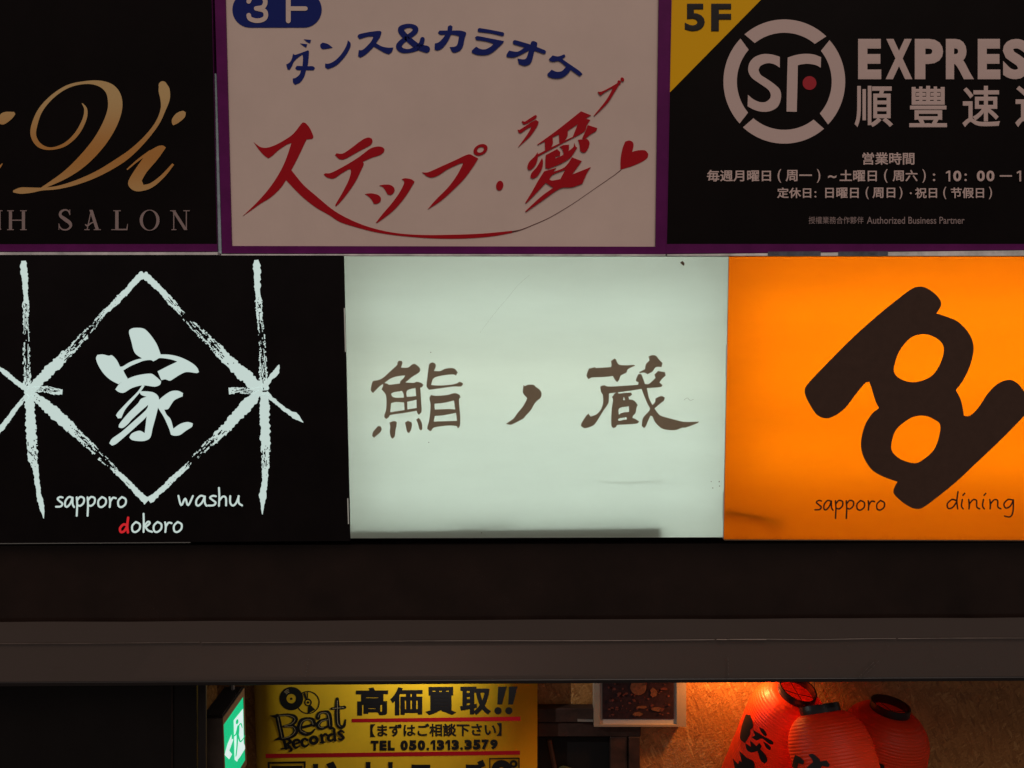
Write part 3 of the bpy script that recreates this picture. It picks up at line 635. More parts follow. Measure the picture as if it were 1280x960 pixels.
# ---- light box signs
def light_box(root, c, m_face, m_tube, tubes, depth=.19, back=.13, rad=.013):
    face(root, c, YL, m_face, nx=16, nz=12)
    shell(root, c, YL + .0005, YL + depth, M["inner"])
    for x0, x1, y in tubes:
        bm = bmesh.new(); a, b = on_y(x0, y, YL + back), on_y(x1, y, YL + back); b.z = a.z; tube(bm, [a.lerp(b, i / 6) for i in range(7)], rad, 10)
        link("tube", bm, m_tube if y != 468 else M["tube_old"], root)
o5 = [(430.2, 320.2), (910.6, 320.8), (903.8, 671.6), (438.2, 672.8)]
s5 = thing("sushi_sign", base_of(o5, YL), "glowing milky white box sign with three dark brushed Japanese characters", "sign", G_LO)
light_box(s5, o5, M["face_white"], M["tube_white"], [(460, 892, 388), (460, 892, 468), (460, 892, 538), (460, 892, 612)])
A = Art(facing(YL)).region(455, 440, .125)
A.poly([(92,290),(150,278),(200,250),(265,190),(330,130),(335,105),(350,88),(375,88),(385,108),(375,140),(370,155),(440,155),(475,128),(500,118),(530,132),(560,165),(558,195),(530,220),(480,250),(415,305),(500,308),(525,298),(570,308),(595,330),(580,350),(562,358),(568,420),(572,500),(577,575),(572,605),(548,628),(532,608),(528,588),(400,610),(265,630),(245,655),(225,670),(205,655),(203,630),(220,580),(225,500),(218,430),(195,395),(175,375),(190,340),(190,320),(155,345),(120,380),(90,410),(68,385),(72,345),(80,310)],
  [(205,310),(250,275),(300,252),(350,240),(412,235),(395,262),(365,290),(360,315),(250,328),(235,318)], [(270,418),(300,402),(380,390),(395,420),(398,455),(320,457),(285,445)], [(425,400),(450,375),(515,360),(518,400),(522,440),(480,445),(428,448)], [(272,512),(320,500),(400,505),(405,580),(330,592),(262,602)], [(432,498),(525,478),(527,560),(470,568),(435,575)])
A.poly([(90,800),(140,740),(165,742),(177,770),(165,800),(135,828),(100,858),(82,840)])
A.poly([(255,705),(300,690),(328,700),(325,740),(315,780),(308,840),(288,868),(268,850),(258,800),(262,750)])
A.poly([(410,705),(440,688),(475,703),(480,730),(470,780),(450,812),(430,795),(420,750)])
A.poly([(522,678),(545,658),(565,680),(580,720),(583,770),(570,785),(552,770),(540,720)])
A.poly([(650,130),(665,110),(690,105),(715,118),(718,145),(700,190),(760,190),(810,168),(870,160),(910,170),(937,205),(920,235),(890,225),(800,232),(720,250),(690,270),(680,300),(670,330),(760,335),(880,325),(930,312),(955,298),(985,310),(990,325),(970,345),(900,345),(800,358),(700,372),(650,378),(628,350),(626,320),(640,200)])
A.poly([(670,430),(720,438),(830,430),(885,415),(920,412),(955,430),(965,455),(950,475),(955,560),(963,640),(960,735),(940,765),(925,740),(850,735),(700,755),(675,785),(660,792),(632,770),(635,740),(650,690),(662,600),(665,520),(655,460)], [(705,518),(800,508),(900,485),(912,575),(850,570),(708,575)], [(708,640),(800,632),(920,608),(930,688),(800,692),(698,695)])
A.region(620, 440, .125)
A.poly([(275,330),(290,342),(320,328),(375,328),(400,350),(435,375),(455,410),(448,455),(410,490),(380,525),(350,580),(300,635),(275,665),(230,690),(175,718),(140,728),(100,718),(130,697),(180,660),(215,610),(265,550),(300,490),(312,460),(270,410)])
A.region(720, 435, .125)
A.poly([(130,205),(190,192),(200,200),(350,190),(355,170),(350,130),(385,105),(400,115),(410,140),(435,168),(520,172),(580,168),(590,178),(520,212),(505,245),(450,275),(435,310),(412,342),(390,320),(370,280),(280,290),(160,295),(125,312),(105,275)])
A.poly([(725,85),(760,72),(800,78),(830,115),(865,150),(855,190),(798,192),(765,235),(715,262),(680,246),(635,252),(632,240),(690,212),(700,160),(735,125)])
A.poly([(242,385),(280,372),(320,385),(480,378),(620,368),(625,345),(598,330),(605,300),(622,262),(640,258),(655,265),(690,360),(730,358),(795,300),(785,265),(820,230),(890,242),(897,275),(860,310),(835,345),(865,370),(850,390),(710,402),(730,500),(765,570),(790,540),(795,505),(850,480),(887,495),(880,525),(840,558),(785,605),(830,665),(870,685),(1000,720),(1080,738),(1180,738),(1230,735),(1215,752),(1100,795),(1060,798),(1000,820),(920,820),(850,800),(790,740),(765,685),(745,678),(725,720),(700,780),(680,802),(658,780),(670,700),(730,630),(738,600),(715,560),(690,500),(655,410),(520,430),(330,455),(328,530),(320,560),(260,650),(190,760),(140,790),(85,802),(48,780),(55,750),(100,680),(125,655),(145,685),(200,665),(245,620),(270,550),(268,470),(250,440)])
A.poly([(360,490),(375,470),(385,455),(415,440),(425,455),(500,448),(550,445),(562,465),(545,480),(525,490),(530,515),(570,520),(600,545),(617,572),(605,600),(595,650),(570,680),(565,700),(590,708),(632,735),(610,755),(500,765),(415,770),(400,790),(375,802),(355,780),(352,700),(358,600),(370,520)], [(470,520),(478,488),(492,522)], [(425,640),(428,610),(450,595),(530,583),(530,640),(490,642),(445,655),(430,668)], [(420,720),(430,705),(505,692),(508,715),(470,720),(430,728)])
A.done("lettering", M["letter_brown"], s5)
for x0, x1, yy, dp, rr_ in ((752, 826, 604, .014, .0022), (568, 640, 650.5, .02, .003)):  # added unseen rods behind the face, they shade dark streaks onto it
    bm = bmesh.new(); tube(bm, [on_y(x0 + (x1 - x0) * t, yy + (1.2 * math.sin(t * 5)), YL + dp + .012 * (1 - t)) for t in (0, .25, .5, .75, 1)], rr_, 6); link("shade_rod", bm, M["stain"], s5)
bm = bmesh.new(); box_px(bm, [(440, 671), (440, 662.2), (826, 657.8), (826, 671)], YL + .008, YL + .05); link("inner_channel", bm, mat("grey green channel", (.16, .21, .17), .6, .3), s5)
for (x, y), (x2, y2) in [((430.4, 385), (431.8, 440)), ((434.6, 623), (435.6, 655)), ((908.4, 430), (907.6, 470)), ((904.2, 615), (903.8, 650))]:
    bm = bmesh.new(); box_px(bm, [(x - .6, y), (x + .7, y), (x2 + .7, y2), (x2 - .6, y2)], YL - .003, YL - .0005); link("edge_strip", bm, M["bead"], s5)  # pale strips paint the bright highlights along the side edges
A = Art(facing(YL)).region(0, 0, 1); A.poly([(850,328.5),(853,326),(855.5,329),(855,332.5),(853,331)])
A.stroke([(662, 344), (648, 356), (634, 373), (618, 392), (600, 416)], .09, cap=False); A.stroke([(855, 500), (859, 497.5), (863, 500.5), (867, 499)], .22, cap=False)
for x, y, r in [(889, 602, .5), (899, 602, .7), (899.5, 607.5, .6), (891, 610, .6), (536, 553, .5), (538.5, 440.5, .5), (602, 666, .5)]: A.ellipse(x, y, r, r * 1.2)
A.done("stain", M["stain"], s5)

o6 = [(911.2, 320.8), (1400, 320.8), (1392, 675.4), (904.6, 674.4)]
s6 = thing("orange_sign", base_of(o6, YL), "glowing orange box sign with a chunky brown looped emblem and sapporo dining", "sign", G_LO)
light_box(s6, o6, M["face_orange"], M["tube_warm"], [(920, 1375, 386), (920, 1375, 466), (920, 1375, 560)], back=.13)
A = Art(facing(YL)).region(990, 350, 290 / 960)
A.poly([(525,27),(560,35),(600,65),(618,100),(598,138),(640,152),(690,175),(735,225),(752,285),(735,360),(705,420),(678,455),(700,500),(712,562),(735,562),(770,530),(810,470),(850,430),(895,413),(930,425),(962,462),(985,500),(968,552),(920,605),(850,675),(760,760),(680,835),(600,900),(545,940),(515,948),(480,935),(440,905),(420,880),(425,855),(437,835),(380,815),(330,785),(295,730),(285,675),(300,605),(330,555),(360,530),(345,500),(330,450),(320,422),(305,425),(270,465),(220,530),(170,565),(135,572),(100,555),(65,500),(52,460),(65,430),(150,340),(250,240),(350,150),(430,85),(490,40)],
  [(530,225),(570,228),(610,250),(628,280),(620,330),(590,385),(550,412),(500,423),(450,410),(422,380),(430,330),(450,285),(490,240)], [(500,567),(550,562),(590,578),(613,600),(608,650),(585,705),(540,745),(505,758),(450,742),(415,710),(412,675),(425,630),(450,600)], corner=55)
A.done("emblem", M["choco"], s6)
for w_, a_, b_, y_ in (("sapporo", 1018.6, 1107, 637.6), ("dining", 1182.7, 1268, 636)):
    A = Art(facing(YL)); hand(A, w_, a_, b_, y_, 12.2, 1.95); A.done("lettering", M["plum"], s6)
bm = bmesh.new(); tube(bm, [on_y(x, y, YL + d) for x, y, d in [(907, 639, .010), (925, 641.5, .009), (950, 646, .009), (978, 653.5, .016)]], .0075, 8)
link("shade_rod", bm, M["stain"], s6)  # added rod inside the box, shades a dark streak on the orange face
bm = bmesh.new(); box_px(bm, [(905.2, 675.6), (905.2, 674.4), (1392, 675.4), (1392, 676.6)], YL - .002, YL + .01); link("edge_strip", bm, M["stain"], s6)

# ================================================================== ENTRANCE
# ---- green emergency exit sign, edge-on to the lane
XN, YN, YF = None, 3.22, 3.49
pn = on_y(278, 896, YN); XE = pn.x; ztop = pn.z; zbot = ztop - .37; wth = .085
ex = thing("exit_sign", (XE - wth / 2, (YN + YF) / 2, zbot), "lit green emergency exit box sign with a white running figure and arrow", "exit sign")
bm = bmesh.new(); block(bm, XE - wth, XE - .004, YN, YF, zbot, ztop - .006); bevel(bm, .004); link("box", bm, M["exit_box"], ex)
bm = bmesh.new(); block(bm, XE - wth - .002, XE + .002, YN - .002, YF + .002, ztop - .0055, ztop)
for k in range(9): block(bm, XE - wth + .004 + k * .009, XE - wth + .009 + k * .009, YN + .006, YF - .006, ztop + .0005, ztop + .004)
link("top_cover", bm, M["exit_top"], ex)
bm = bmesh.new(); tube(bm, [Vector((XE - wth / 2, YF - .03, ztop)), Vector((XE - wth / 2, YF - .03, ceil_z))], .012, 8); link("hanger", bm, M["exit_box"], ex)
bm = bmesh.new(); rim = .016; gt, gb = ztop - .038, zbot + .03
block(bm, XE - .0035, XE + .002, YN, YF, gt, ztop - .006); block(bm, XE - .0035, XE + .002, YN, YF, zbot, gb)
block(bm, XE - .0035, XE + .002, YN, YN + .006, gb, gt); block(bm, XE - .0035, XE + .002, YF - rim, YF, gb, gt); link("rim", bm, M["exit_trim"], ex)
bm = bmesh.new(); block(bm, XE - .003, XE + .0005, YN + .006, YF - rim, gb, gt); sheet = link("green_sheet", bm, M["exit_green"], ex)
eplane = lambda px, py, off: on_x(px, py, XE + .0005 + off)
A = Art(eplane).region(250, 850, 90 / 785)
A.hard([(368,440),(470,312),(478,690),(498,740),(432,845),(412,868),(405,892),(378,870)])
A.hard([(268,815),(300,700),(345,595),(345,650),(362,640),(360,660),(320,770),(350,810),(318,865)])
link("pictogram", A.bm, M["exit_white"], sheet, loc=ex.location.copy())
A = Art(eplane, base=.002, step=.0003).region(250, 850, 90 / 785)
A.ellipse(405, 455, 14, 28, 10); A.stroke([(418,505,24),(414,560,28),(410,605,24)]); A.stroke([(425,495,10),(446,475,13),(460,518,9)]); A.stroke([(408,520,11),(392,590,14),(352,622,10)])
A.stroke([(416,600,18),(436,668,16),(463,652,11),(490,608,8)]); A.stroke([(408,600,17),(404,720,14),(392,830,11)])
link("running_figure", A.bm, M["exit_green"], sheet, loc=ex.location.copy())

# ---- yellow banner of the record shop
YB = 3.80
ob = [(313, 790), (672, 783), (672, 1130), (313, 1140)]
ban = thing("yellow_banner", base_of(ob, YB), "yellow record shop banner with black Japanese text and red lines", "banner")
bm = bmesh.new(); pl, pr = on_y(*ob[3], YB), on_y(*ob[1], YB); xc = on_y(352, 900, YB).x; x0_ = on_y(311, 900, YB).x; sec = []
for k in range(13):
    t = math.pi / 2 * k / 12; sec.append((xc - (xc - x0_) * math.cos(t), YB + .105 - .105 * math.sin(t)))
sec.append((pr.x, YB + .0005)); sec.append((pr.x, YB + .105))
lo = [bm.verts.new((x, y, pl.z)) for x, y in sec]; hi = [bm.verts.new((x, y, pr.z)) for x, y in sec]
for k in range(len(sec) - 1): bm.faces.new((lo[k], lo[k + 1], hi[k + 1], hi[k]))
bpan = link("panel", bm, M["banner"], ban, smooth=False)
for p_ in bpan.data.polygons: p_.use_smooth = abs(p_.normal.x) < .999
bp_ = facing(YB)
A = Art(bp_).region(0, 0, 1); A.hard([(439.5, 898.6), (650.5, 895.8), (650.5, 901), (439.5, 903)]); A.done("red_line", M["red"], ban); A = Art(bp_).region(0, 0, 1); A.hard([(332, 942.4), (650, 938.4), (650, 943.4), (332, 947.6)]); A.done("red_line", M["red"], ban)
A = Art(bp_); sl = -.006
for t, a, b in [("高", 445, 485.3), ("価", 487.8, 528.3), ("買", 531.8, 570.5), ("取", 574.8, 613.9)]: A.text(t, a, 859.2 + (a - 445) * sl, b, 894.5 + (a - 445) * sl, .036, sl)
A.region(440, 840, 250 / 1280)
for dx in (0, 70): A.hard([(935 + dx, 95), (990 + dx, 93), (960 + dx, 208), (930 + dx, 208)]); A.ellipse(934 + dx, 248, 23, 23)
A.text("【まずはご相談下さい】", 463, 905, 627, 921.3, .028, -.008)
x_ = 463
for c_, w_ in [("T", 10.8), ("E", 9.8), ("L", 9.6), (" ", 5.6)] + [(c, 5.2 if c == "." else 7.4 if c == "1" else 10.4) for c in "050.1313.3579"]:
    yb = 938.4 - .010 * (x_ - 463)
    if c_ == ".": A.region(0, 0, 1).ellipse(x_ + 2.3, yb - 1.6, 1.7, 1.7)
    elif c_ == "1": one(A, x_ + .4, yb - 12.6, x_ + w_ - .9, yb, 3.2)
    elif c_ != " ": A.text(c_, x_ + (.5 if c_ != "1" else 1.9), yb - 12.6, x_ + w_ - (.5 if c_ != "1" else 1.9), yb, .07 if c_ not in "1" else .0)
    x_ += w_ * 1.035
for t, a, y0, b, y1 in [("ビ", 391, 951.5, 421, 988), ("ー", 424, 968, 450, 973), ("ト", 457, 952.5, 477, 988), ("レ", 485, 952.5, 509, 986), ("コ", 514, 955.5, 538, 985), ("ー", 546, 967, 572, 972), ("ズ", 579, 949.5, 607, 986)]: A.text(t, a, y0, b, y1, .045)
A.region(0, 0, 1); A.hard([(334.5,952.4),(382,951.6),(382,990),(334.5,990)], [(337,954.8),(379.6,954.2),(379.6,988),(337,988)]); A.hard([(339,957.5),(378,957),(378,966),(339,966)])
A.hard([(611.5,947.6),(649.6,947),(649.6,990),(611.5,990)], [(613,949.2),(648.2,948.6),(648.2,988),(613,988)]); A.ellipse(627, 963, 13, 13, hole=(4, 4)); A.ellipse(642, 955, 5, 5, hole=(2, 2))
A.done("lettering", M["ink"], ban)
A = Art(bp_).region(330, 850, 110 / 960)
A.ellipse(298, 203, 130, 128, hole=(52, 52)); A.ellipse(298, 205, 13, 13); A.ellipse(480, 245, 128, 126, hole=(116, 114)); A.ellipse(480, 245, 42, 42, hole=(27, 27)); A.ellipse(480, 245, 14, 14)
A.hard([(482,285),(475,368),(560,325),(508,272)]); A.hard([(425,150),(450,135),(470,205),(455,218)]); A.hard([(468,128),(480,128),(480,205),(474,205)])
A.stroke([(145,395,54),(172,510,56),(198,635,56)]); A.poly([(58,388),(160,376),(175,402),(115,412)]); A.poly([(102,662),(165,622),(222,632),(215,650)])
A.stroke([(158,388,26),(250,380,31),(328,402,50),(340,440,56),(300,485,41),(215,507,26)]); A.stroke([(215,507,24),(310,502,36),(345,545,56),(330,592,51),(270,630,34),(190,643,28)])
A.stroke([(395,520,31),(470,505,28),(545,482,30)]); A.stroke([(548,488,48),(530,440,52),(480,422,34),(415,445,52),(388,510,54),(402,560,52),(460,588,46),(515,578,31),(552,540,16)])
A.stroke([(588,410,52),(602,366,40),(650,348,32),(700,362,50),(716,420,56),(724,510,54),(758,522,18)]); A.stroke([(705,425,28),(630,442,36),(592,482,52),(604,520,46),(650,525,32),(708,498,24)])
A.stroke([(800,205,34),(800,300,52),(805,460,56),(830,510,48),(872,500,34),(890,435,16)]); A.stroke([(735,312,24),(800,305,34),(880,298,36)])
A.stroke([(215,650,34),(240,745,34)]); A.stroke([(195,650,20),(260,648,26),(290,675,34),(240,702,20)]); A.stroke([(250,700,32),(300,760,30),(272,780,14)]); A.stroke([(185,752,16),(265,742,20)])
A.stroke([(312,705,20),(385,680,22),(372,655,28),(335,660,30),(318,700,34),(345,738,30),(390,718,14)]); A.stroke([(470,655,28),(445,640,26),(415,665,34),(420,710,34),(455,722,28),(488,700,14)])
A.ellipse(543, 657, 55, 52, -20, hole=(19, 17)); A.stroke([(625,600,32),(640,680,32)]); A.stroke([(615,685,16),(665,678,16)]); A.stroke([(638,620,18),(665,590,26),(685,600,26)])
A.stroke([(765,535,30),(775,660,30)]); A.stroke([(770,590,20),(720,600,32),(700,640,34),(725,662,26),(770,640,18)]); A.stroke([(870,570,20),(840,555,28),(815,580,30),(850,610,32),(868,632,30),(840,652,26),(808,640,16)])
lg = A.done("round_logo", M["ink"], ban)
A = Art(bp_, base=.006).region(330, 850, 110 / 960)
for st in ([(150,405),(172,510),(196,628)], [(165,392),(250,385),(325,408),(335,442),(295,480),(220,500)], [(225,512),(310,510),(340,548),(320,590),(265,622),(200,636)], [(535,488),(522,446),(480,430),(420,452),(394,512),(408,556),(460,580)], [(590,405),(606,370),(650,354),(694,368),(710,425),(718,505)], [(700,432),(632,448),(600,484),(608,515),(650,520)], [(800,225),(800,300),(803,460),(830,506)], [(745,311),(870,300)]): A.stroke(st, 4.5)
for r_ in (75, 90, 105): A.stroke([(298 + r_ * math.cos(t), 203 + r_ * math.sin(t)) for t in (3.9, 4.15, 4.4)], 5)
link("pale_line", A.bm, mat("pale logo line", (.55, .42, .22), .5, .3), lg, loc=ban.location.copy())

# ---- framed picture
YP = 3.85
fr = thing("framed_picture", base_of([(742, 800), (858, 800), (858, 908), (742, 908)], YP), "beige framed dark print hanging on the chipboard wall beside the yellow banner", "picture")
co = [(742.5, 790), (857.8, 790), (857.8, 908.4), (742.5, 908.4)]; ci = [(749.5, 797), (846, 797), (846, 905.8), (749.5, 905.8)]
frame_bars(fr, co, ci, YP, .06, M["beige"], proud=.005)
bm = bmesh.new(); box_px(bm, ci, YP + .004, YP + .02); link("mat_board", bm, M["matboard"], fr)
bm = bmesh.new(); box_px(bm, [(753, 798), (842.3, 798), (842.3, 898.8), (753, 898.8)], YP + .001, YP + .0035); pc = link("print", bm, M["picture"], fr)
A = Art(facing(YP + .001), base=.0004).region(0, 0, 1); rr = random.Random(3)
for k in range(70):
    x, y = rr.uniform(757, 838), rr.uniform(852, 896); r = rr.uniform(.5, 2.3)
    A.poly([(x + r * rr.uniform(.6, 1.4) * math.cos(t), y + r * .7 * rr.uniform(.6, 1.4) * math.sin(t)) for t in [k2 * .785 for k2 in range(8)]])
link("faded_shapes", A.bm, M["pic_a"], pc, loc=fr.location.copy())
A = Art(facing(YP + .001), base=.004).region(0, 0, 1); A.ellipse(798, 859, 10, 10)
for x, y, w, h in [(817, 866, 4.5, 6), (803, 884, 7, 2), (822, 887, 8, 3), (797, 892.5, 6.5, 3)]: A.poly([(x + w * rr.uniform(.7, 1.2) * math.cos(t), y + h * rr.uniform(.7, 1.2) * math.sin(t)) for t in [k2 * .63 for k2 in range(10)]])
link("faded_flower", A.bm, M["pic_b"], pc, loc=fr.location.copy())

# ---- dark wooden frame left of the picture
wf = thing("wooden_frame", on_y(736, 1200, 3.88), "dark stained wooden door frame below the framed picture", "door frame")
bm = bmesh.new(); box_px(bm, [(672.6, 903), (672.6, 886), (801, 886), (801, 903)], 3.865, 3.915); bevel(bm, .003); link("head_rail", bm, M["wood_dark"], wf)
bm = bmesh.new(); box_px(bm, [(672.6, 921), (672.6, 903.6), (801, 903.6), (801, 921)], 3.875, 3.915); bevel(bm, .003); link("head_rail", bm, M["wood_dark"], wf)
bm = bmesh.new(); box_px(bm, [(763, 1300), (763, 921.5), (784, 921.5), (784, 1300)], 3.875, 3.915); bevel(bm, .003); link("post", bm, M["wood_dark"], wf)
bm = bmesh.new(); box_px(bm, [(786, 1300), (786, 921.5), (800, 921.5), (800, 1300)], 3.868, 3.915); bevel(bm, .003); link("post", bm, M["wood_dark"], wf)
bm = bmesh.new(); box_px(bm, [(672.6, 1300), (672.6, 921.5), (762.5, 921.5), (762.5, 1300)], 3.908, 3.916); link("door_leaf", bm, M["gap"], wf)
bm = bmesh.new(); box_px(bm, [(722, 902), (722, 899.4), (741.6, 900), (741.6, 902.4)], 3.855, 3.862); link("latch", bm, M["metal"], wf)
# olive cushion and its chair-back bar in front of the dark door leaf
ch = thing("folding_chair", on_y(690, 1200, 3.8), "dim olive rounded seat back with a thin post before the dark wooden door", "chair")
bm = bmesh.new(); tube(bm, [on_y(686.5, 925, 3.885), on_y(694.5, 965, 3.87), on_y(712, 1080, 3.82)], .011, 8); link("back_post", bm, M["wood_dark"], ch)
bm = bmesh.new(); bmesh.ops.create_icosphere(bm, subdivisions=4, radius=1)
c0 = on_y(706, 1012, 3.88)
for v in bm.verts: v.co = Vector((v.co.x * .11, v.co.y * .025, v.co.z * .235)) * (1 + .05 * noise.noise(v.co * 2)) + c0
link("cushion", bm, M["olive"], ch, smooth=True)

# ---- lantern counter below the picture's lower edge
bm = bmesh.new(); block(bm, .75, 2.1, 3.15, 3.9, .66, .71); bevel(bm, .004); tag(link("counter", bm, M["counter"]), "worn wooden counter under the red lanterns", "counter")

# ---- red paper lanterns
def paper_mat(name, col, tw):
    m = bpy.data.materials.new(name); m.use_nodes = True; nt = m.node_tree; b = nt.nodes["Principled BSDF"]; L = nt.links.new
    b.inputs["Base Color"].default_value = (*col, 1); b.inputs["Roughness"].default_value = .46; b.inputs["Specular IOR Level"].default_value = .45
    tr = nt.nodes.new("ShaderNodeBsdfTranslucent"); tr.inputs["Color"].default_value = (1.0, .13, .02, 1)
    n = nt.nodes.new("ShaderNodeTexNoise"); n.inputs["Scale"].default_value = 55; n.inputs["Detail"].default_value = 5
    tc = nt.nodes.new("ShaderNodeTexCoord"); L(tc.outputs["Object"], n.inputs["Vector"])
    bp = nt.nodes.new("ShaderNodeBump"); bp.inputs["Strength"].default_value = .45; bp.inputs["Distance"].default_value = .004; L(n.outputs["Fac"], bp.inputs["Height"]); L(bp.outputs["Normal"], b.inputs["Normal"])
    mx = nt.nodes.new("ShaderNodeMixShader"); mx.inputs[0].default_value = tw; L(b.outputs[0], mx.inputs[1]); L(tr.outputs[0], mx.inputs[2]); L(mx.outputs[0], nt.nodes["Material Output"].inputs["Surface"])
    return m
PAPER = paper_mat("red lantern paper", (.80, .066, .013), .45)
RB, RT, HH = .178, .083, .62       # belly radius, ring radius, height of the paper body (measured down from the ring)
def prof(h):
    """body radius at depth h below the ring"""
    def shoulder(t): t = max(0., min(1., t)); return RT + (RB - RT) * (1 - (1 - t) ** 2.4) ** .62
    return min(shoulder(h / .17), shoulder((HH - h) / .17))
def lantern(c, euler, label, marks, bail, rs=1.0, rb=.178, hh=.62):
    global RB, HH
    RB, HH = rb, hh
    root = thing("paper_lantern", c, label, "lantern", "red paper lanterns")
    root.rotation_euler = euler; root.scale = (rs, rs, rs)
    Mw = Matrix.Translation(c) @ Euler(euler).to_matrix().to_4x4() @ Matrix.Scale(rs, 4); Mi = Mw.inverted()
    def lk(name, bm, m, smooth=True):
        me = bpy.data.meshes.new(name); bm.to_mesh(me); bm.free(); me.materials.append(m)
        if smooth: me.polygons.foreach_set("use_smooth", [True] * len(me.polygons))
        o = bpy.data.objects.new(name, me); COL.objects.link(o); o.parent = root; return o
    bm = bmesh.new(); seg = 72; ribs = round(HH / .0135); sub = 5; rings = []
    for i in range(ribs * sub + 1):
        h = HH * i / (ribs * sub); ph = (i % sub) / sub
        r = prof(h) - (.0024 if ph == 0 else .0004 if abs(ph - .5) > .25 else 0)
        ring = []
        for k in range(seg):
            t = 2 * math.pi * k / seg; cr = .0018 * noise.noise(Vector((math.cos(t) * 4, math.sin(t) * 4, h * 26))) 
            ring.append(bm.verts.new(((r + cr) * math.cos(t), (r + cr) * math.sin(t), -h)))
        rings.append(ring)
    for A_, B_ in zip(rings[:-1], rings[1:]):
        for k in range(seg): bm.faces.new((A_[k], B_[k], B_[(k + 1) % seg], A_[(k + 1) % seg]))
    lk("paper_body", bm, PAPER)
    for nm, z0, z1 in (("top_ring", .034, -.006), ("base_ring", -HH + .006, -HH - .034)):
        bm = bmesh.new(); sec = [(RT - .003, z0), (RT + .004, z0), (RT + .005, (z0 + z1) / 2), (RT + .004, z1), (RT - .003, z1)]; rs_ = []
        for k in range(64):
            t = 2 * math.pi * k / 64; rs_.append([bm.verts.new((r * math.cos(t), r * math.sin(t), z)) for r, z in sec])
        for k in range(64):
            a, b = rs_[k], rs_[(k + 1) % 64]
            for j in range(len(sec)): bm.faces.new((a[j], b[j], b[(j + 1) % len(sec)], a[(j + 1) % len(sec)]))
        lk(nm, bm, M["ring"], False)
    # wire cross-bar inside the ring with its bulb holder, and the carrying loop
    bm = bmesh.new(); tube(bm, [Vector((-RT, 0, .004)), Vector((0, .004, -.004)), Vector((RT, 0, .004))], .0016, 6)
    tube(bm, [Vector((.03, -.074, .004)), Vector((.01, 0, -.002)), Vector((-.02, .076, .004))], .0014, 6); lk("cross_wire", bm, M["wire"])
    if bail:
        bm = bmesh.new(); tube(bm, [Vector((RT * math.cos(t), .02 + bail * .07 * math.sin(t), .02 + .085 * math.sin(t))) for t in [math.pi * k / 18 for k in range(19)]], .0014, 6); lk("wire_loop", bm, M["wire"])
    # brush characters that hug the paper
    if marks:
        bm = bmesh.new()
        for n_, (reg, pts) in enumerate(marks):
            loop = smooth_loop([(reg[0] + x * reg[2], reg[1] + y * reg[2]) for x, y in pts], 60, 3)
            tris = tessellate_polygon([[Vector((*p, 0)) for p in loop]])
            b2 = bmesh.new(); vs = [b2.verts.new((*p, 0)) for p in loop]
            for t in tris:
                try: b2.faces.new([vs[i] for i in t])
                except ValueError: pass
            for _ in range(4):
                es = [e for e in b2.edges if e.calc_length() > 2.2]
                if not es: break
                bmesh.ops.subdivide_edges(b2, edges=es, cuts=1); bmesh.ops.triangulate(b2, faces=b2.faces)
            ok = {}
            for v in b2.verts:
                o_ = Mi @ O; d_ = (Mi.to_3x3() @ ray(v.co.x, v.co.y)).normalized()
                # march to the paper surface
                t = 2.0; hit = None
                while t < 6:
                    p = o_ + d_ * t; h = -p.z
                    if 0 <= h <= HH and math.hypot(p.x, p.y) <= prof(h) + .0012: hit = p; break
                    t += .0012
                ok[v.index if v.index >= 0 else id(v)] = hit
                v.tag = hit is None
                if hit is not None:
                    q = math.hypot(hit.x, hit.y); s_ = (prof(-hit.z) + .0032) / q; v.co = Vector((hit.x * s_, hit.y * s_, hit.z))
            bmesh.ops.delete(b2, geom=[v for v in b2.verts if v.tag], context='VERTS')
            mp = {v: bm.verts.new(v.co) for v in b2.verts}
            for f in b2.faces:
                try: bm.faces.new([mp[v] for v in f.verts])
                except ValueError: pass
            b2.free()
        lk("brush_character", bm, M["brush"])
    return root
r3, r4 = (910, 845, 150 / 1252), (1020, 845, .125)
lantern(on_y(995, 867, 3.60), (R(17), R(13), R(-6)), "tilted red paper lantern, leftmost and nearest the bright wall glow", [(r3, p) for p in (
  [(190,400),(240,410),(270,520),(240,560),(230,620),(180,700),(130,650),(150,520)], [(265,560),(330,600),(400,640),(470,680),(475,712),(430,705),(360,650),(300,670),(250,635),(285,620)],
  [(325,530),(375,555),(410,610),(395,630),(355,590)], [(185,700),(240,735),(235,670),(300,730),(330,695),(355,730),(340,760),(400,830),(412,880),(385,912),(345,880),(310,780),(250,795),(200,770)],
  [(370,680),(420,710),(450,745),(440,772),(400,745)], [(120,780),(200,850),(270,890),(285,990),(80,990),(55,860),(110,920),(120,880),(150,900)])], 1, rb=.18, hh=.76)
lantern(on_y(1026, 891, 3.42), (R(-30), R(-9), 0), "red paper lantern in front, between the other two, with its ring seen edge-on", [(r3, p) for p in (
  [(705,820),(760,850),(800,890),(790,925),(740,910),(720,985),(670,985),(680,900)], [(840,820),(890,812),(950,860),(965,890),(1030,880),(1065,925),(1050,950),(985,935),(960,985),(800,985),(850,930),(890,900),(880,870)])], 0, hh=.80)
lantern(on_y(1112, 888, 3.62), (R(2), R(7), 0), "upright red paper lantern, rightmost and dimmest, with an open black top ring", [(r4, [(635,870),(680,890),(690,940),(630,940)])], 0, rb=.195)

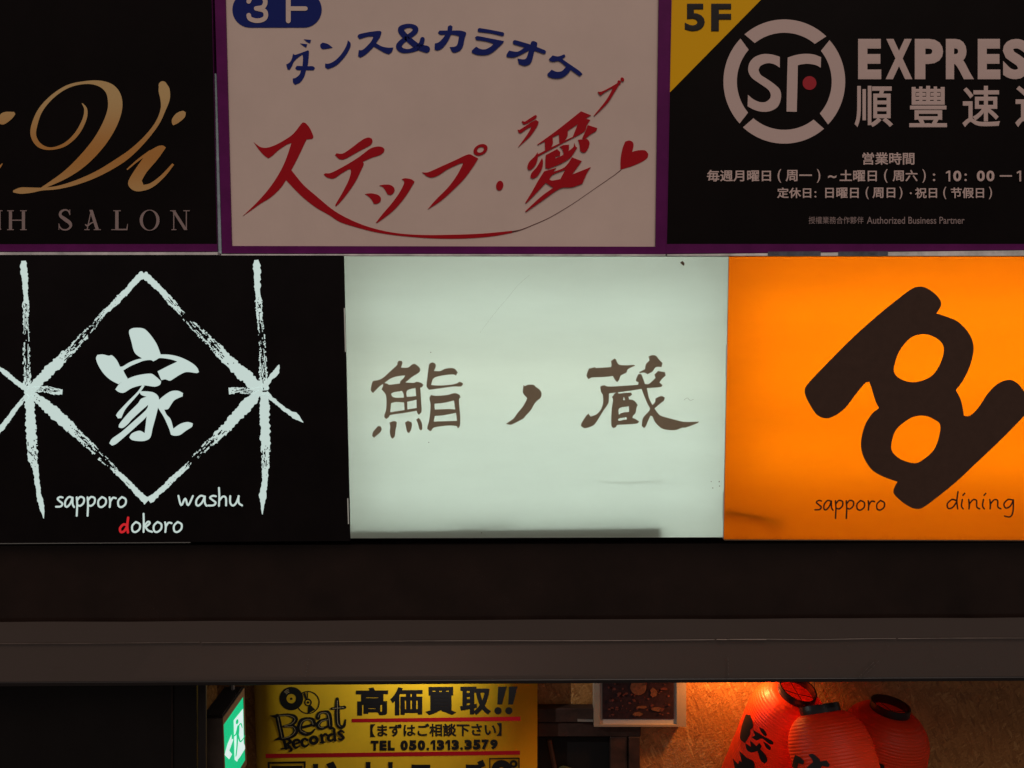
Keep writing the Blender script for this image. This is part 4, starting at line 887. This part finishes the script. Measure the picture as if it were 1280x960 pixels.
# ---- lamps of the entrance, up behind the ledge
def lamp(name, p, power, col, r, kind="POINT"):
    l = bpy.data.lights.new(name, kind)
    if kind == "SPOT": l.spot_size = R(154); l.spot_blend = .55; l.energy = power; l.color = col; l.shadow_soft_size = r
    o = bpy.data.objects.new(name, l); COL.objects.link(o); o.location = p
lamp("entrance_lamp", on_y(927, 824, 3.69), 19, (1, .38, .095), .025, "SPOT")
lamp("banner_lamp", on_y(545, 822, 3.48), 8.6, (1, .72, .38), .04)
